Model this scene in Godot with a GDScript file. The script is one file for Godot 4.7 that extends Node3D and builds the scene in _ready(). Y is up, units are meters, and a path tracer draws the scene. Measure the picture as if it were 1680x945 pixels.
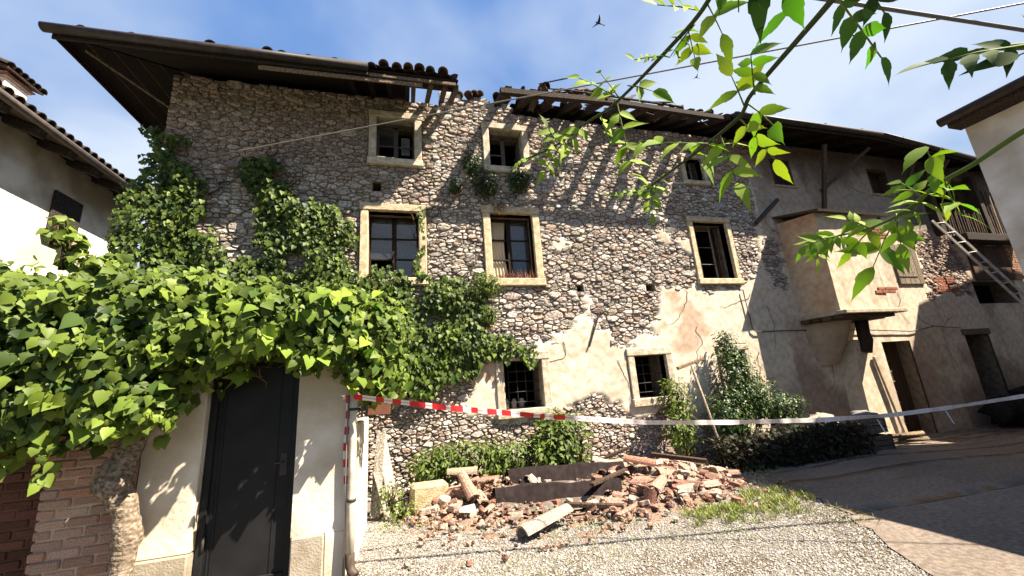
extends Node3D

const SUN := Vector3(1.51, 2.3, 1.0)
var rng := RandomNumberGenerator.new()
var mats := {}
var taken := {}
var nz := FastNoiseLite.new()
var nf := FastNoiseLite.new()

# ---------------------------------------------------------------- small tools
func rr(a: float, b: float) -> float:
	return rng.randf_range(a, b)

func pick(a):
	return a[rng.randi() % a.size()]

func numbered(n: String) -> String:
	var k: int = taken.get(n, 0)
	taken[n] = k + 1
	return n if k == 0 else "%s_%03d" % [n, k]

func begin(smooth := false) -> SurfaceTool:
	var st := SurfaceTool.new()
	st.begin(Mesh.PRIMITIVE_TRIANGLES)
	st.set_smooth_group(0 if smooth else -1)
	return st

func tri(st: SurfaceTool, a: Vector3, b: Vector3, c: Vector3, col := Color.WHITE) -> void:   # a b c run counter-clockwise seen from outside
	st.set_color(col); st.add_vertex(a)
	st.set_color(col); st.add_vertex(c)
	st.set_color(col); st.add_vertex(b)

func quad(st: SurfaceTool, a: Vector3, b: Vector3, c: Vector3, d: Vector3, col := Color.WHITE) -> void:
	tri(st, a, b, c, col)
	tri(st, a, c, d, col)

func box(st: SurfaceTool, xf: Transform3D, s: Vector3, col := Color.WHITE, bev := 0.0) -> void:   # a chamfered box round the origin of xf
	var h := s * 0.5
	var e := minf(bev, minf(h.x, minf(h.y, h.z)) * 0.6)
	if e <= 0.0:
		var p := []
		for k in 8:
			p.append(xf * Vector3(h.x if k & 1 else -h.x, h.y if k & 2 else -h.y, h.z if k & 4 else -h.z))
		quad(st, p[4], p[5], p[7], p[6], col); quad(st, p[1], p[0], p[2], p[3], col)
		quad(st, p[5], p[1], p[3], p[7], col); quad(st, p[0], p[4], p[6], p[2], col)
		quad(st, p[6], p[7], p[3], p[2], col); quad(st, p[0], p[1], p[5], p[4], col)
		return
	var q := []   # for every corner the three points, pushed in along x, y, z
	for k in 8:
		var s3 := Vector3(1 if k & 1 else -1, 1 if k & 2 else -1, 1 if k & 4 else -1)
		q.append([xf * (s3 * (h - Vector3(0, e, e))), xf * (s3 * (h - Vector3(e, 0, e))), xf * (s3 * (h - Vector3(e, e, 0)))])
	var f := func(ax: int, k0: int, k1: int, k2: int, k3: int) -> void:
		quad(st, q[k0][ax], q[k1][ax], q[k2][ax], q[k3][ax], col)
	f.call(2, 4, 5, 7, 6); f.call(2, 1, 0, 2, 3); f.call(0, 5, 1, 3, 7); f.call(0, 0, 4, 6, 2); f.call(1, 6, 7, 3, 2); f.call(1, 0, 1, 5, 4)
	for k in 8:
		for ax in 3:
			var o := k ^ (1 << ax)
			if o < k:
				continue
			var u := (ax + 1) % 3
			var v := (ax + 2) % 3
			var a: Vector3 = q[k][u]
			var b: Vector3 = q[o][u]
			var c: Vector3 = q[o][v]
			var d: Vector3 = q[k][v]
			var n := (b - a).cross(c - a)
			if n.dot((a + c) * 0.5 - xf.origin) < 0:
				quad(st, a, d, c, b, col)
			else:
				quad(st, a, b, c, d, col)
		var a2: Vector3 = q[k][0]
		var b2: Vector3 = q[k][1]
		var c2: Vector3 = q[k][2]
		if (b2 - a2).cross(c2 - a2).dot(a2 - xf.origin) < 0:
			tri(st, a2, c2, b2, col)
		else:
			tri(st, a2, b2, c2, col)

func bx(st: SurfaceTool, a: Vector3, b: Vector3, col := Color.WHITE, bev := 0.0) -> void:   # box between two corners
	box(st, Transform3D(Basis(), (a + b) * 0.5), (b - a).abs(), col, bev)

func along(a: Vector3, b: Vector3, up := Vector3.UP) -> Transform3D:   # z runs from a to b, origin halfway
	var z := (b - a).normalized()
	if absf(z.dot(up)) > 0.98:
		up = Vector3(0, 0, 1) if absf(z.z) < 0.9 else Vector3(1, 0, 0)
	var x := up.cross(z).normalized()
	return Transform3D(Basis(x, z.cross(x), z), (a + b) * 0.5)

func beam(st: SurfaceTool, a: Vector3, b: Vector3, w: float, h: float, col := Color.WHITE, bev := 0.006) -> void:
	box(st, along(a, b), Vector3(w, h, a.distance_to(b)), col, bev)

func tube(st: SurfaceTool, pts: Array, radii, sides := 7, col := Color.WHITE, caps := true) -> void:
	var rings := []
	var px := Vector3.ZERO
	for i in pts.size():
		var t: Vector3 = (pts[mini(i + 1, pts.size() - 1)] - pts[maxi(i - 1, 0)]).normalized()
		var x := px - t * px.dot(t)
		if px == Vector3.ZERO or x.length() < 0.01:
			x = t.cross(Vector3.UP if absf(t.y) < 0.9 else Vector3.RIGHT)
		x = x.normalized()
		px = x
		var y := t.cross(x)
		var r: float = radii[i] if radii is Array else radii
		var ring := []
		for k in sides:
			var an := TAU * k / sides
			ring.append(pts[i] + (x * cos(an) + y * sin(an)) * r)
		rings.append(ring)
	for i in rings.size() - 1:
		for k in sides:
			var k2 := (k + 1) % sides
			quad(st, rings[i][k], rings[i][k2], rings[i + 1][k2], rings[i + 1][k], col)
	if caps:
		for k in range(1, sides - 1):
			tri(st, rings[0][0], rings[0][k + 1], rings[0][k], col)
			tri(st, rings[-1][0], rings[-1][k], rings[-1][k + 1], col)

func prism(st: SurfaceTool, poly: Array, z0: float, z1: float, xf := Transform3D(), col := Color.WHITE) -> void:   # polygon (counter-clockwise, x y) pulled from z0 to z1
	var n := poly.size()
	var ids := Geometry2D.triangulate_polygon(PackedVector2Array(poly))
	for i in range(0, ids.size(), 3):
		var a: Vector2 = poly[ids[i]]
		var b: Vector2 = poly[ids[i + 1]]
		var c: Vector2 = poly[ids[i + 2]]
		if (b - a).cross(c - a) < 0:
			var t := b
			b = c
			c = t
		tri(st, xf * Vector3(a.x, a.y, z1), xf * Vector3(b.x, b.y, z1), xf * Vector3(c.x, c.y, z1), col)
		tri(st, xf * Vector3(a.x, a.y, z0), xf * Vector3(c.x, c.y, z0), xf * Vector3(b.x, b.y, z0), col)
	for i in n:
		var a: Vector2 = poly[i]
		var b: Vector2 = poly[(i + 1) % n]
		quad(st, xf * Vector3(a.x, a.y, z0), xf * Vector3(b.x, b.y, z0), xf * Vector3(b.x, b.y, z1), xf * Vector3(a.x, a.y, z1), col)

func done(st: SurfaceTool) -> ArrayMesh:
	st.generate_normals()
	return st.commit()

func part(called: String, m, material: Material, parent: Node, at := Transform3D()) -> MeshInstance3D:
	var o := MeshInstance3D.new()
	o.name = called
	o.mesh = done(m) if m is SurfaceTool else m
	o.material_override = material
	o.transform = at
	parent.add_child(o, true)
	return o

func tag(o: Node, label: String, category := "", group := "", kind := "") -> void:
	if label: o.set_meta("label", label)
	if category: o.set_meta("category", category)
	if group: o.set_meta("group", group)
	if kind: o.set_meta("kind", kind)

func thing(called: String, label: String, category: String, at := Vector3.ZERO, group := "") -> Node3D:
	var o := Node3D.new()
	o.name = numbered(called)
	o.position = at
	add_child(o)
	tag(o, label, category, group)
	return o

func single(called: String, m, material: Material, label: String, category: String, at := Transform3D(), group := "") -> MeshInstance3D:
	var o := part(numbered(called), m, material, self, at)
	tag(o, label, category, group)
	return o

func node(called: String, parent: Node, at := Vector3.ZERO) -> Node3D:
	var o := Node3D.new()
	o.name = called
	o.position = at
	parent.add_child(o, true)
	return o

func multi(called: String, mesh: Mesh, material: Material, parent: Node, xfs: Array, cols: Array) -> MultiMeshInstance3D:
	var mm := MultiMesh.new()
	mm.transform_format = MultiMesh.TRANSFORM_3D
	mm.use_colors = true
	mm.mesh = mesh
	mm.instance_count = xfs.size()
	for i in xfs.size():
		mm.set_instance_transform(i, xfs[i])
		mm.set_instance_color(i, cols[i % cols.size()])
	var o := MultiMeshInstance3D.new()
	o.name = called
	o.multimesh = mm
	o.material_override = material
	parent.add_child(o, true)
	o.set_meta("kind", "stuff")
	return o

func lin(r: float, g: float, b: float) -> Color:   # a linear colour as the sRGB that albedo_color wants
	return Color(r, g, b).linear_to_srgb()

func noise_tex(freq: float, lo: Color, hi: Color, seed_: int, octaves := 5, mid = null, size := 512) -> NoiseTexture2D:
	var n := FastNoiseLite.new()
	n.seed = seed_
	n.frequency = freq
	n.fractal_octaves = octaves
	n.noise_type = FastNoiseLite.TYPE_SIMPLEX_SMOOTH
	var g := Gradient.new()
	g.set_color(0, lo)
	g.set_color(1, hi)
	g.set_offset(0, 0.22)
	g.set_offset(1, 0.78)
	if mid != null:
		g.add_point(0.5, mid)
	var t := NoiseTexture2D.new()
	t.width = size
	t.height = size
	t.seamless = true
	t.noise = n
	t.color_ramp = g
	return t

func bump_tex(freq: float, seed_: int, strength := 6.0, cellular := false) -> NoiseTexture2D:
	var n := FastNoiseLite.new()
	n.seed = seed_
	n.frequency = freq
	n.fractal_octaves = 5
	if cellular:
		n.noise_type = FastNoiseLite.TYPE_CELLULAR
	var t := NoiseTexture2D.new()
	t.width = 512
	t.height = 512
	t.seamless = true
	t.as_normal_map = true
	t.bump_strength = strength
	t.noise = n
	return t

func mat(col: Color, rough := 0.85, tex: Texture2D = null, scale := 1.0, normal: Texture2D = null, vertex := true, back := 0.0) -> StandardMaterial3D:
	var m := StandardMaterial3D.new()
	m.albedo_color = col
	m.roughness = rough
	m.metallic_specular = 0.3
	m.vertex_color_use_as_albedo = vertex
	if tex:
		m.albedo_texture = tex
	if normal:
		m.normal_enabled = true
		m.normal_texture = normal
	if tex or normal:
		m.uv1_triplanar = true
		m.uv1_world_triplanar = true
		m.uv1_scale = Vector3.ONE * scale
	if back > 0.0:
		m.backlight_enabled = true
		m.backlight = Color(back, back, back)
		m.cull_mode = BaseMaterial3D.CULL_DISABLED
	return m

func in_poly(p: Vector2, poly: PackedVector2Array) -> bool:
	return Geometry2D.is_point_in_polygon(p, poly)

func at_x(line: Array, x: float) -> float:   # height of a polyline at x
	for i in line.size() - 1:
		if x <= line[i + 1].x:
			return lerpf(line[i].y, line[i + 1].y, clampf((x - line[i].x) / (line[i + 1].x - line[i].x), 0, 1))
	return line[-1].y

func aim(normal: Vector3, along_dir: Vector3) -> Basis:   # y follows along_dir as far as it can, z = normal
	var z := normal.normalized()
	var y := along_dir - z * along_dir.dot(z)
	if y.length() < 0.01:
		y = z.cross(Vector3(0.3, 0.2, 0.9))
	y = y.normalized()
	return Basis(y.cross(z), y, z)

# ---------------------------------------------------------------- leaves
func leaf_mesh(outline: Array, fold: float, droop: float) -> ArrayMesh:   # half outline (x >= 0) from base to tip; y along the rib, unit length
	var st := begin(true)
	var f := func(x: float, y: float) -> Vector3:
		return Vector3(x, y, absf(x) * fold - droop * y * y - 0.18 * droop * x * x)
	for side in [1, -1]:
		for i in outline.size() - 1:
			var a: Vector2 = outline[i]
			var b: Vector2 = outline[i + 1]
			var ra: Vector3 = f.call(0.0, a.y)
			var rb: Vector3 = f.call(0.0, b.y)
			var oa: Vector3 = f.call(a.x * side, a.y)
			var ob: Vector3 = f.call(b.x * side, b.y)
			if side > 0:
				quad(st, ra, oa, ob, rb)
			else:
				quad(st, ra, rb, ob, oa)
	st.index()
	return done(st)

func vine_leaf(k: int) -> ArrayMesh:
	var o := [[Vector2(0.02, 0), Vector2(0.3, -0.12), Vector2(0.5, 0.12), Vector2(0.62, 0.3), Vector2(0.46, 0.46), Vector2(0.34, 0.66), Vector2(0.14, 0.88), Vector2(0, 1.05)],
		[Vector2(0.02, 0), Vector2(0.34, -0.1), Vector2(0.55, 0.2), Vector2(0.44, 0.36), Vector2(0.46, 0.58), Vector2(0.2, 0.8), Vector2(0, 1.0)],
		[Vector2(0.02, 0), Vector2(0.24, -0.14), Vector2(0.48, 0.04), Vector2(0.5, 0.34), Vector2(0.36, 0.6), Vector2(0.16, 0.86), Vector2(0, 1.1)]]
	return leaf_mesh(o[k], [0.22, 0.1, 0.32][k], [0.25, 0.38, 0.12][k])

func ivy_leaf() -> ArrayMesh:
	return leaf_mesh([Vector2(0.02, 0), Vector2(0.42, -0.06), Vector2(0.3, 0.24), Vector2(0.46, 0.42), Vector2(0.14, 0.62), Vector2(0, 1.0)], 0.2, 0.2)

func leaflet(k: int) -> ArrayMesh:
	var o := [[Vector2(0.02, 0), Vector2(0.15, 0.1), Vector2(0.21, 0.28), Vector2(0.22, 0.42), Vector2(0.2, 0.55), Vector2(0.155, 0.6), Vector2(0.12, 0.74), Vector2(0.06, 0.86), Vector2(0.02, 0.95), Vector2(0, 1.08)],
		[Vector2(0.02, 0), Vector2(0.2, 0.12), Vector2(0.25, 0.34), Vector2(0.23, 0.5), Vector2(0.19, 0.54), Vector2(0.14, 0.7), Vector2(0.08, 0.84), Vector2(0.02, 0.94), Vector2(0, 1.1)],
		[Vector2(0.02, 0), Vector2(0.12, 0.12), Vector2(0.2, 0.32), Vector2(0.19, 0.5), Vector2(0.15, 0.54), Vector2(0.11, 0.72), Vector2(0.04, 0.9), Vector2(0, 1.05)]]
	return leaf_mesh(o[k], [0.16, 0.34, 0.06][k], [0.22, 0.1, 0.4][k])

func blade_mesh() -> ArrayMesh:
	return leaf_mesh([Vector2(0.05, 0), Vector2(0.06, 0.35), Vector2(0.035, 0.75), Vector2(0, 1.0)], 0.3, 0.5)

func green(v: float, warm := 0.0) -> Color:   # linear leaf colour, v about 0..1 from dark to bright
	var c := Color(0.018, 0.042, 0.013).lerp(Color(0.175, 0.24, 0.036), v)
	return c.lerp(Color(0.16, 0.12, 0.04), warm)

# ---------------------------------------------------------------- sky
func sky_picture() -> ImageTexture:
	var w := 1024
	var h := 512
	var im := Image.create(w, h, false, Image.FORMAT_RGBF)
	var n := FastNoiseLite.new()
	n.seed = 11
	n.frequency = 0.55
	n.fractal_octaves = 6
	n.noise_type = FastNoiseLite.TYPE_SIMPLEX_SMOOTH
	var n2 := FastNoiseLite.new()
	n2.seed = 4
	n2.frequency = 0.5
	n2.fractal_octaves = 3
	for y in h / 2 + 1:
		var el := PI * (0.5 - (y + 0.5) / h)
		var sy := sin(maxf(el, 0.0))
		var base := Color(0.029, 0.072, 0.178).lerp(Color(0.11, 0.155, 0.215), pow(1.0 - sy, 1.6))
		for x in w:
			var az := TAU * (x + 0.5) / w   # 0 looks along -z
			var d := Vector3(sin(az) * cos(el), sy, -cos(az) * cos(el))
			var k := 1.0 / (d.y + 0.22)
			var px := d.x * k
			var pz := d.z * k
			var big := n2.get_noise_3d(px, pz, 5.0)
			var c := n.get_noise_3d(px * 1.6, pz * 1.6 + 3.0, big * 1.2)
			var toward := pow(clampf(0.5 + 0.5 * cos(az - 1.5), 0.0, 1.0), 2.5)   # thin haze thickens on the sun's side
			var cover := smoothstep(-0.25, 0.62, c * 0.75 + big * 0.55 + toward * 0.3 - 0.02)
			im.set_pixel(x, y, base.lerp(Color(0.2, 0.225, 0.262), clampf(cover, 0.0, 0.9)))
	for y in range(h / 2 + 1, h):
		for x in w:
			im.set_pixel(x, y, Color(0.06, 0.06, 0.055))
	return ImageTexture.create_from_image(im)

func setup_view() -> void:
	var cam := Camera3D.new()
	cam.name = "camera"
	cam.basis = Basis(Vector3.UP, -0.2746) * Basis(Vector3.RIGHT, 0.24093) * Basis(Vector3(0, 0, 1), -0.07247)
	cam.position = Vector3(0, 1.6, 7.0)
	cam.fov = 73.24
	cam.near = 0.05
	cam.far = 600.0
	add_child(cam)
	cam.current = true
	var env := Environment.new()
	env.background_mode = Environment.BG_SKY
	var sky := Sky.new()
	var sm := PanoramaSkyMaterial.new()
	sm.panorama = sky_picture()
	sky.sky_material = sm
	env.sky = sky
	env.tonemap_mode = Environment.TONE_MAPPER_LINEAR
	env.tonemap_exposure = 4.05
	env.sdfgi_enabled = true
	env.ssao_enabled = true
	env.ssil_enabled = true
	var we := WorldEnvironment.new()
	we.name = "environment"
	we.environment = env
	add_child(we)
	var sun := DirectionalLight3D.new()
	sun.name = "sun"
	sun.light_energy = 1.6
	sun.light_color = Color(1.0, 0.95, 0.87)
	sun.light_angular_distance = 0.4
	sun.shadow_enabled = true
	sun.basis = Basis.looking_at(-SUN.normalized(), Vector3.UP)
	add_child(sun)

func setup_materials() -> void:
	var w1 := Color(1, 1, 1)
	var grain := noise_tex(0.02, Color(0.62, 0.6, 0.58), w1, 3, 6)
	var fine := noise_tex(0.06, Color(0.72, 0.7, 0.68), w1, 5, 4)
	mats.stone = mat(w1, 0.92, grain, 2.2, bump_tex(0.03, 8, 9.0))
	mats.mortar = mat(lin(0.27, 0.22, 0.175), 0.95, grain, 1.6, bump_tex(0.05, 9, 3.0), false)
	mats.frame = mat(w1, 0.85, noise_tex(0.012, Color(0.85, 0.82, 0.76), w1, 15, 6), 1.1, bump_tex(0.06, 16, 4.0))
	var pl := mat(w1, 0.95, noise_tex(0.008, Color(0.9, 0.88, 0.85), w1, 21, 6, Color(0.97, 0.96, 0.94)), 1.3, bump_tex(0.06, 22, 2.0))
	mats.plaster = pl
	mats.wood = mat(w1, 0.85, noise_tex(0.03, Color(0.5, 0.46, 0.42), w1, 31, 5), 2.0, bump_tex(0.05, 32, 5.0))
	mats.brick = mat(w1, 0.9, fine, 3.0, bump_tex(0.05, 41, 9.0))
	mats.tile = mat(w1, 0.88, noise_tex(0.025, Color(0.58, 0.54, 0.5), w1, 43, 6), 3.0, bump_tex(0.06, 44, 5.0))
	mats.white = mat(w1, 0.9, noise_tex(0.005, Color(0.78, 0.75, 0.7), w1, 51, 6), 0.35, bump_tex(0.08, 52, 0.7), true)
	mats.iron = mat(lin(0.06, 0.05, 0.045), 0.6, fine, 4.0, null, false)
	mats.paint = mat(w1, 0.55, noise_tex(0.01, Color(0.8, 0.78, 0.75), w1, 61, 5), 1.0)
	mats.gate = mat(lin(0.014, 0.014, 0.015), 0.5, noise_tex(0.006, Color(0.82, 0.82, 0.82), w1, 63, 5), 0.7, null, false)
	mats.plastic = mat(w1, 0.4)
	var g := StandardMaterial3D.new()
	g.albedo_color = Color(0.4, 0.42, 0.44, 0.12)
	g.roughness = 0.08
	g.transparency = BaseMaterial3D.TRANSPARENCY_ALPHA
	g.cull_mode = BaseMaterial3D.CULL_DISABLED
	mats.glass = g
	mats.cloth = mat(w1, 0.95, fine, 5.0, null, true, 0.35)
	mats.leaf = mat(w1, 0.5, null, 1.0, null, true, 0.9)
	mats.dull_leaf = mat(w1, 0.65, null, 1.0, null, true, 0.4)
	mats.leaf.metallic_specular = 0.35
	mats.gloss = mat(w1, 0.42, null, 1.0, null, true, 0.3)
	mats.gloss.metallic_specular = 0.35
	mats.gravel = mat(w1, 0.95, noise_tex(0.09, Color(0.42, 0.4, 0.37), w1, 71, 5, Color(0.8, 0.78, 0.75)), 1.3, bump_tex(0.09, 72, 14.0))
	mats.pebble = mat(w1, 0.9, fine, 9.0)
	mats.lane = mat(w1, 0.95, noise_tex(0.05, Color(0.8, 0.79, 0.78), w1, 74, 6), 0.6, bump_tex(0.2, 75, 1.2))
	mats.bark = mat(w1, 0.95, noise_tex(0.03, Color(0.5, 0.46, 0.4), w1, 77, 6), 1.6, bump_tex(0.03, 78, 8.0))
	mats.felt = mat(w1, 0.95, grain, 0.8, bump_tex(0.01, 81, 1.5))
	mats.stem = mat(w1, 0.7)
	for k in 6:
		mats["leaf%d" % k] = mat(lin(0, 0, 0), 0.6, null, 1.0, null, false, 0.8)
		var c: Color = [green(0.35), green(0.55), green(0.75), green(0.95), green(1.15), green(0.15)][k]
		mats["leaf%d" % k].albedo_color = c.linear_to_srgb()
		mats["leaf%d" % k].metallic_specular = 0.15
		mats["leaf%d" % k].backlight = Color(0.27 + 0.04 * k, 0.5, 0.06) if k < 5 else Color(0.05, 0.13, 0.025)

# ---------------------------------------------------------------- ground
func build_ground() -> void:
	var st := begin(true)
	var far := 300.0
	var xs := [-far, -60.0, -20.0, -8.0]
	var x := -5.0
	while x < 20.0:
		xs.append(x); x += 0.25
	xs.append_array([26.0, 60.0, far])
	var zs := [-far, -60.0, -20.0, -8.0]
	var z := -1.5
	while z < 9.0:
		zs.append(z); z += 0.25
	zs.append_array([12.0, 30.0, far])
	var hgt := func(px: float, pz: float) -> Vector3:
		var y := 0.0
		if px > -6 and px < 21 and pz > -2 and pz < 10:
			y = nz.get_noise_2d(px * 9, pz * 9) * 0.03 - 0.02 - 0.2 * smoothstep(7.0, 12.0, px)
			y -= 0.06 * smoothstep(4.0, 6.5, px)
		return Vector3(px, y, pz)
	for i in xs.size() - 1:
		for j in zs.size() - 1:
			var cx: float = (xs[i] + xs[i + 1]) * 0.5
			var cz: float = (zs[j] + zs[j + 1]) * 0.5
			var v := nf.get_noise_2d(cx * 12, cz * 12)
			var col := Color(0.40, 0.375, 0.33)
			if nz.get_noise_2d(cx * 32, cz * 32) > 0.16: col = Color(0.27, 0.225, 0.17)
			if cz > 6.4 or cx < -14.0 or cz < -8.0 or cx > 22.0:   # unseen ground outside the gravel as grass and soil, dark to cut bounced light
				col = Color(0.075, 0.085, 0.045)
			quad(st, hgt.call(xs[i], zs[j + 1]), hgt.call(xs[i + 1], zs[j + 1]), hgt.call(xs[i + 1], zs[j]), hgt.call(xs[i], zs[j]), col * (0.94 + v * 0.12))
	st.index()
	var g := part("ground", st, mats.gravel, self)
	tag(g, "pale gravel yard before the stone house", "", "", "structure")
	# the lane on the right: brown tarmac with a worn, wandering edge
	var e := [Vector2(3.2, 8.8), Vector2(3.3, 6.2), Vector2(3.75, 4.6), Vector2(4.5, 3.4), Vector2(4.95, 2.4), Vector2(5.25, 1.5), Vector2(6.2, 1.0), Vector2(7.5, 0.75), Vector2(8.4, 0.35), Vector2(8.7, 0.2)]
	var line := Curve2D.new()
	for q in e:
		line.add_point(q)
	st = begin(true)
	var steps := 90
	var L := line.get_baked_length()
	for i in steps:
		var a := line.sample_baked(L * i / steps)
		var b := line.sample_baked(L * (i + 1) / steps)
		a += Vector2(nf.get_noise_2d(a.x * 90, a.y * 90), nf.get_noise_2d(a.y * 90, a.x * 90 + 50)) * 0.22
		b += Vector2(nf.get_noise_2d(b.x * 90, b.y * 90), nf.get_noise_2d(b.y * 90, b.x * 90 + 50)) * 0.22
		var n := 44
		for k in n:
			var t0 := pow(float(k) / n, 1.5)
			var t1 := pow(float(k + 1) / n, 1.5)
			var p := [Vector2(lerpf(a.x, 26.0, t0), a.y), Vector2(lerpf(b.x, 26.0, t0), b.y), Vector2(lerpf(b.x, 26.0, t1), b.y), Vector2(lerpf(a.x, 26.0, t1), a.y)]
			var v3 := []
			for w in p:
				var y: float = hgt.call(w.x, w.y).y
				v3.append(Vector3(w.x, y + 0.014, w.y))
			var v := nz.get_noise_2d(p[0].x * 14, p[0].y * 14)
			quad(st, v3[0], v3[3], v3[2], v3[1], Color(0.19, 0.155, 0.128) * (1.0 + v * 0.35 + nf.get_noise_2d(p[0].x * 70, p[0].y * 50) * 0.12))
	st.index()
	var lane := part("lane", st, mats.lane, self)
	tag(lane, "brown worn tarmac lane running past the right of the house", "", "", "structure")
	# loose pebbles
	var pst := begin(false)
	var ico := [Vector3(0, 1, 0), Vector3(1, 0.1, 0), Vector3(0.2, 0, 1.0), Vector3(-1, -0.1, 0.3), Vector3(-0.1, 0.1, -0.9), Vector3(0, -1, 0)]
	for k in 4:
		var a: Vector3 = ico[1 + k]
		var b: Vector3 = ico[1 + (k + 1) % 4]
		tri(pst, ico[0], b, a); tri(pst, ico[5], a, b)
	var pm := done(pst)
	var xf := []
	var cols := []
	for i in 100000:
		var px := rr(-0.5, 7.0)
		var pz := rr(0.7, 5.4)
		var edge := at_x([Vector2(0.35, 8.4), Vector2(0.75, 7.5), Vector2(1.5, 5.25), Vector2(2.4, 4.95), Vector2(3.4, 4.5), Vector2(4.6, 3.75), Vector2(6.2, 3.3)], pz)
		if px > edge + 0.1 and rng.randf() > 0.9 * exp(-(px - edge) * 2.2) + 0.02:
			continue
		var s := rr(0.005, 0.0125) * (1.5 if rng.randf() < 0.06 else 1.0)
		var y: float = hgt.call(px, pz).y
		var bs := Basis.from_euler(Vector3(rr(-0.5, 0.5), rr(0, TAU), rr(-0.5, 0.5))).scaled(Vector3(s * rr(0.8, 1.4), s * 0.7, s))
		xf.append(Transform3D(bs, Vector3(px, y + s * 0.35, pz)))
		var dirt := nz.get_noise_2d(px * 32, pz * 32)
		if dirt > 0.22 and rng.randf() < 0.75: continue
		var v := rr(0.22, 0.55) * (0.95 + 0.35 * nz.get_noise_2d(px * 18 + 60, pz * 18))
		cols.append(Color(v, v * rr(0.92, 0.98), v * rr(0.82, 0.93)))
	var peb := multi("gravel", pm, mats.pebble, self, xf, cols)
	tag(peb, "loose pale gravel stones strewn over the yard", "gravel", "", "stuff")

# ---------------------------------------------------------------- the stone house
const HX0 := -3.9
const HX1 := 18.2
const HTOP := 7.3
# outer edges of the framed openings: x0, x1, y0, y1, frame width
const OPENINGS := [
	[-0.68, 0.31, 5.81, 7.0, 0.14], [1.55, 2.55, 5.83, 7.0, 0.14], [6.4, 7.1, 5.9, 6.72, 0.1],
	[-0.8, 0.37, 3.43, 5.0, 0.14], [1.46, 2.63, 3.41, 5.07, 0.15], [6.26, 7.45, 3.43, 5.07, 0.13],
	[1.54, 2.56, 1.0, 2.15, 0.15], [4.22, 5.24, 0.99, 2.11, 0.15], [6.38, 7.2, 1.0, 2.08, 0.12]]
# plain holes: x0, x1, y0, y1
const HOLES := [[9.18, 9.87, 6.08, 6.84], [12.7, 13.5, 6.06, 6.83], [14.7, 17.25, 4.95, 6.75], [15.55, 17.5, 2.85, 3.5], [11.32, 12.3, -0.3, 1.97], [14.45, 15.45, -0.3, 2.0], [12.66, 13.5, 3.5, 4.5], [-0.6, -0.45, 5.28, 5.46], [3.33, 3.46, 3.3, 3.43], [4.93, 5.12, 3.3, 3.45]]
const PLASTER_TOP := [Vector2(0.9, 1.5), Vector2(1.3, 2.0), Vector2(2.2, 2.28), Vector2(3.4, 2.5), Vector2(3.9, 2.2), Vector2(5.0, 2.5), Vector2(5.25, 3.2), Vector2(6.3, 3.42), Vector2(7.4, 3.45), Vector2(8.1, 3.9), Vector2(8.35, 5.2), Vector2(8.6, 9.0), Vector2(30, 9.0)]
const PLASTER_LOW := [Vector2(0.9, 1.5), Vector2(1.0, 1.1), Vector2(1.9, 0.95), Vector2(2.9, 1.1), Vector2(3.2, 1.25), Vector2(3.7, 1.15), Vector2(4.1, 0.95), Vector2(5.2, 0.85), Vector2(6.0, 0.45), Vector2(9, -1.0), Vector2(30, -1.0)]

func plastered(x: float, y: float) -> float:   # above 0 where plaster still covers the stones
	if x < 0.85:
		return -1.0
	var n := nf.get_noise_2d(x * 55, y * 55) * 0.22 + nz.get_noise_2d(x * 16, y * 16) * 0.16 + nf.get_noise_2d(x * 210, y * 210) * 0.07
	var d := minf(at_x(PLASTER_TOP, x) - y, y - at_x(PLASTER_LOW, x))
	if x < 8.3:
		d = minf(d, (x - 0.95) * 0.9)
	if x > 13.4 and x < 15.9:   # a bare patch under the loft
		d = minf(d, maxf(maxf(3.15 - y, y - 4.85), maxf(13.75 - x, x - 15.4)) * 0.8)
	d = minf(d, Vector2((x - 3.45) * 0.8, y - 2.75).length() - 0.35)
	if x > 2.6 and x < 8.2 and y > 1.8 and y < 5.2:   # scraps of old render left among the stones
		d = maxf(d, nz.get_noise_2d(x * 34 + 11, y * 48) - 0.36 - 0.05 * maxf(0.0, y - 3.0))
	d = minf(d, Vector2(x - 8.55, (y - 4.1) * 0.45).length() - 0.3)
	return d + n

func in_opening(x: float, y: float, m := 0.0) -> bool:
	for o in OPENINGS:
		if x > o[0] - m and x < o[1] + m and y > o[2] - m and y < o[3] + m:
			return true
	for o in HOLES:
		if x > o[0] - m and x < o[1] + m and y > o[2] - m and y < o[3] + m:
			return true
	return false

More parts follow.
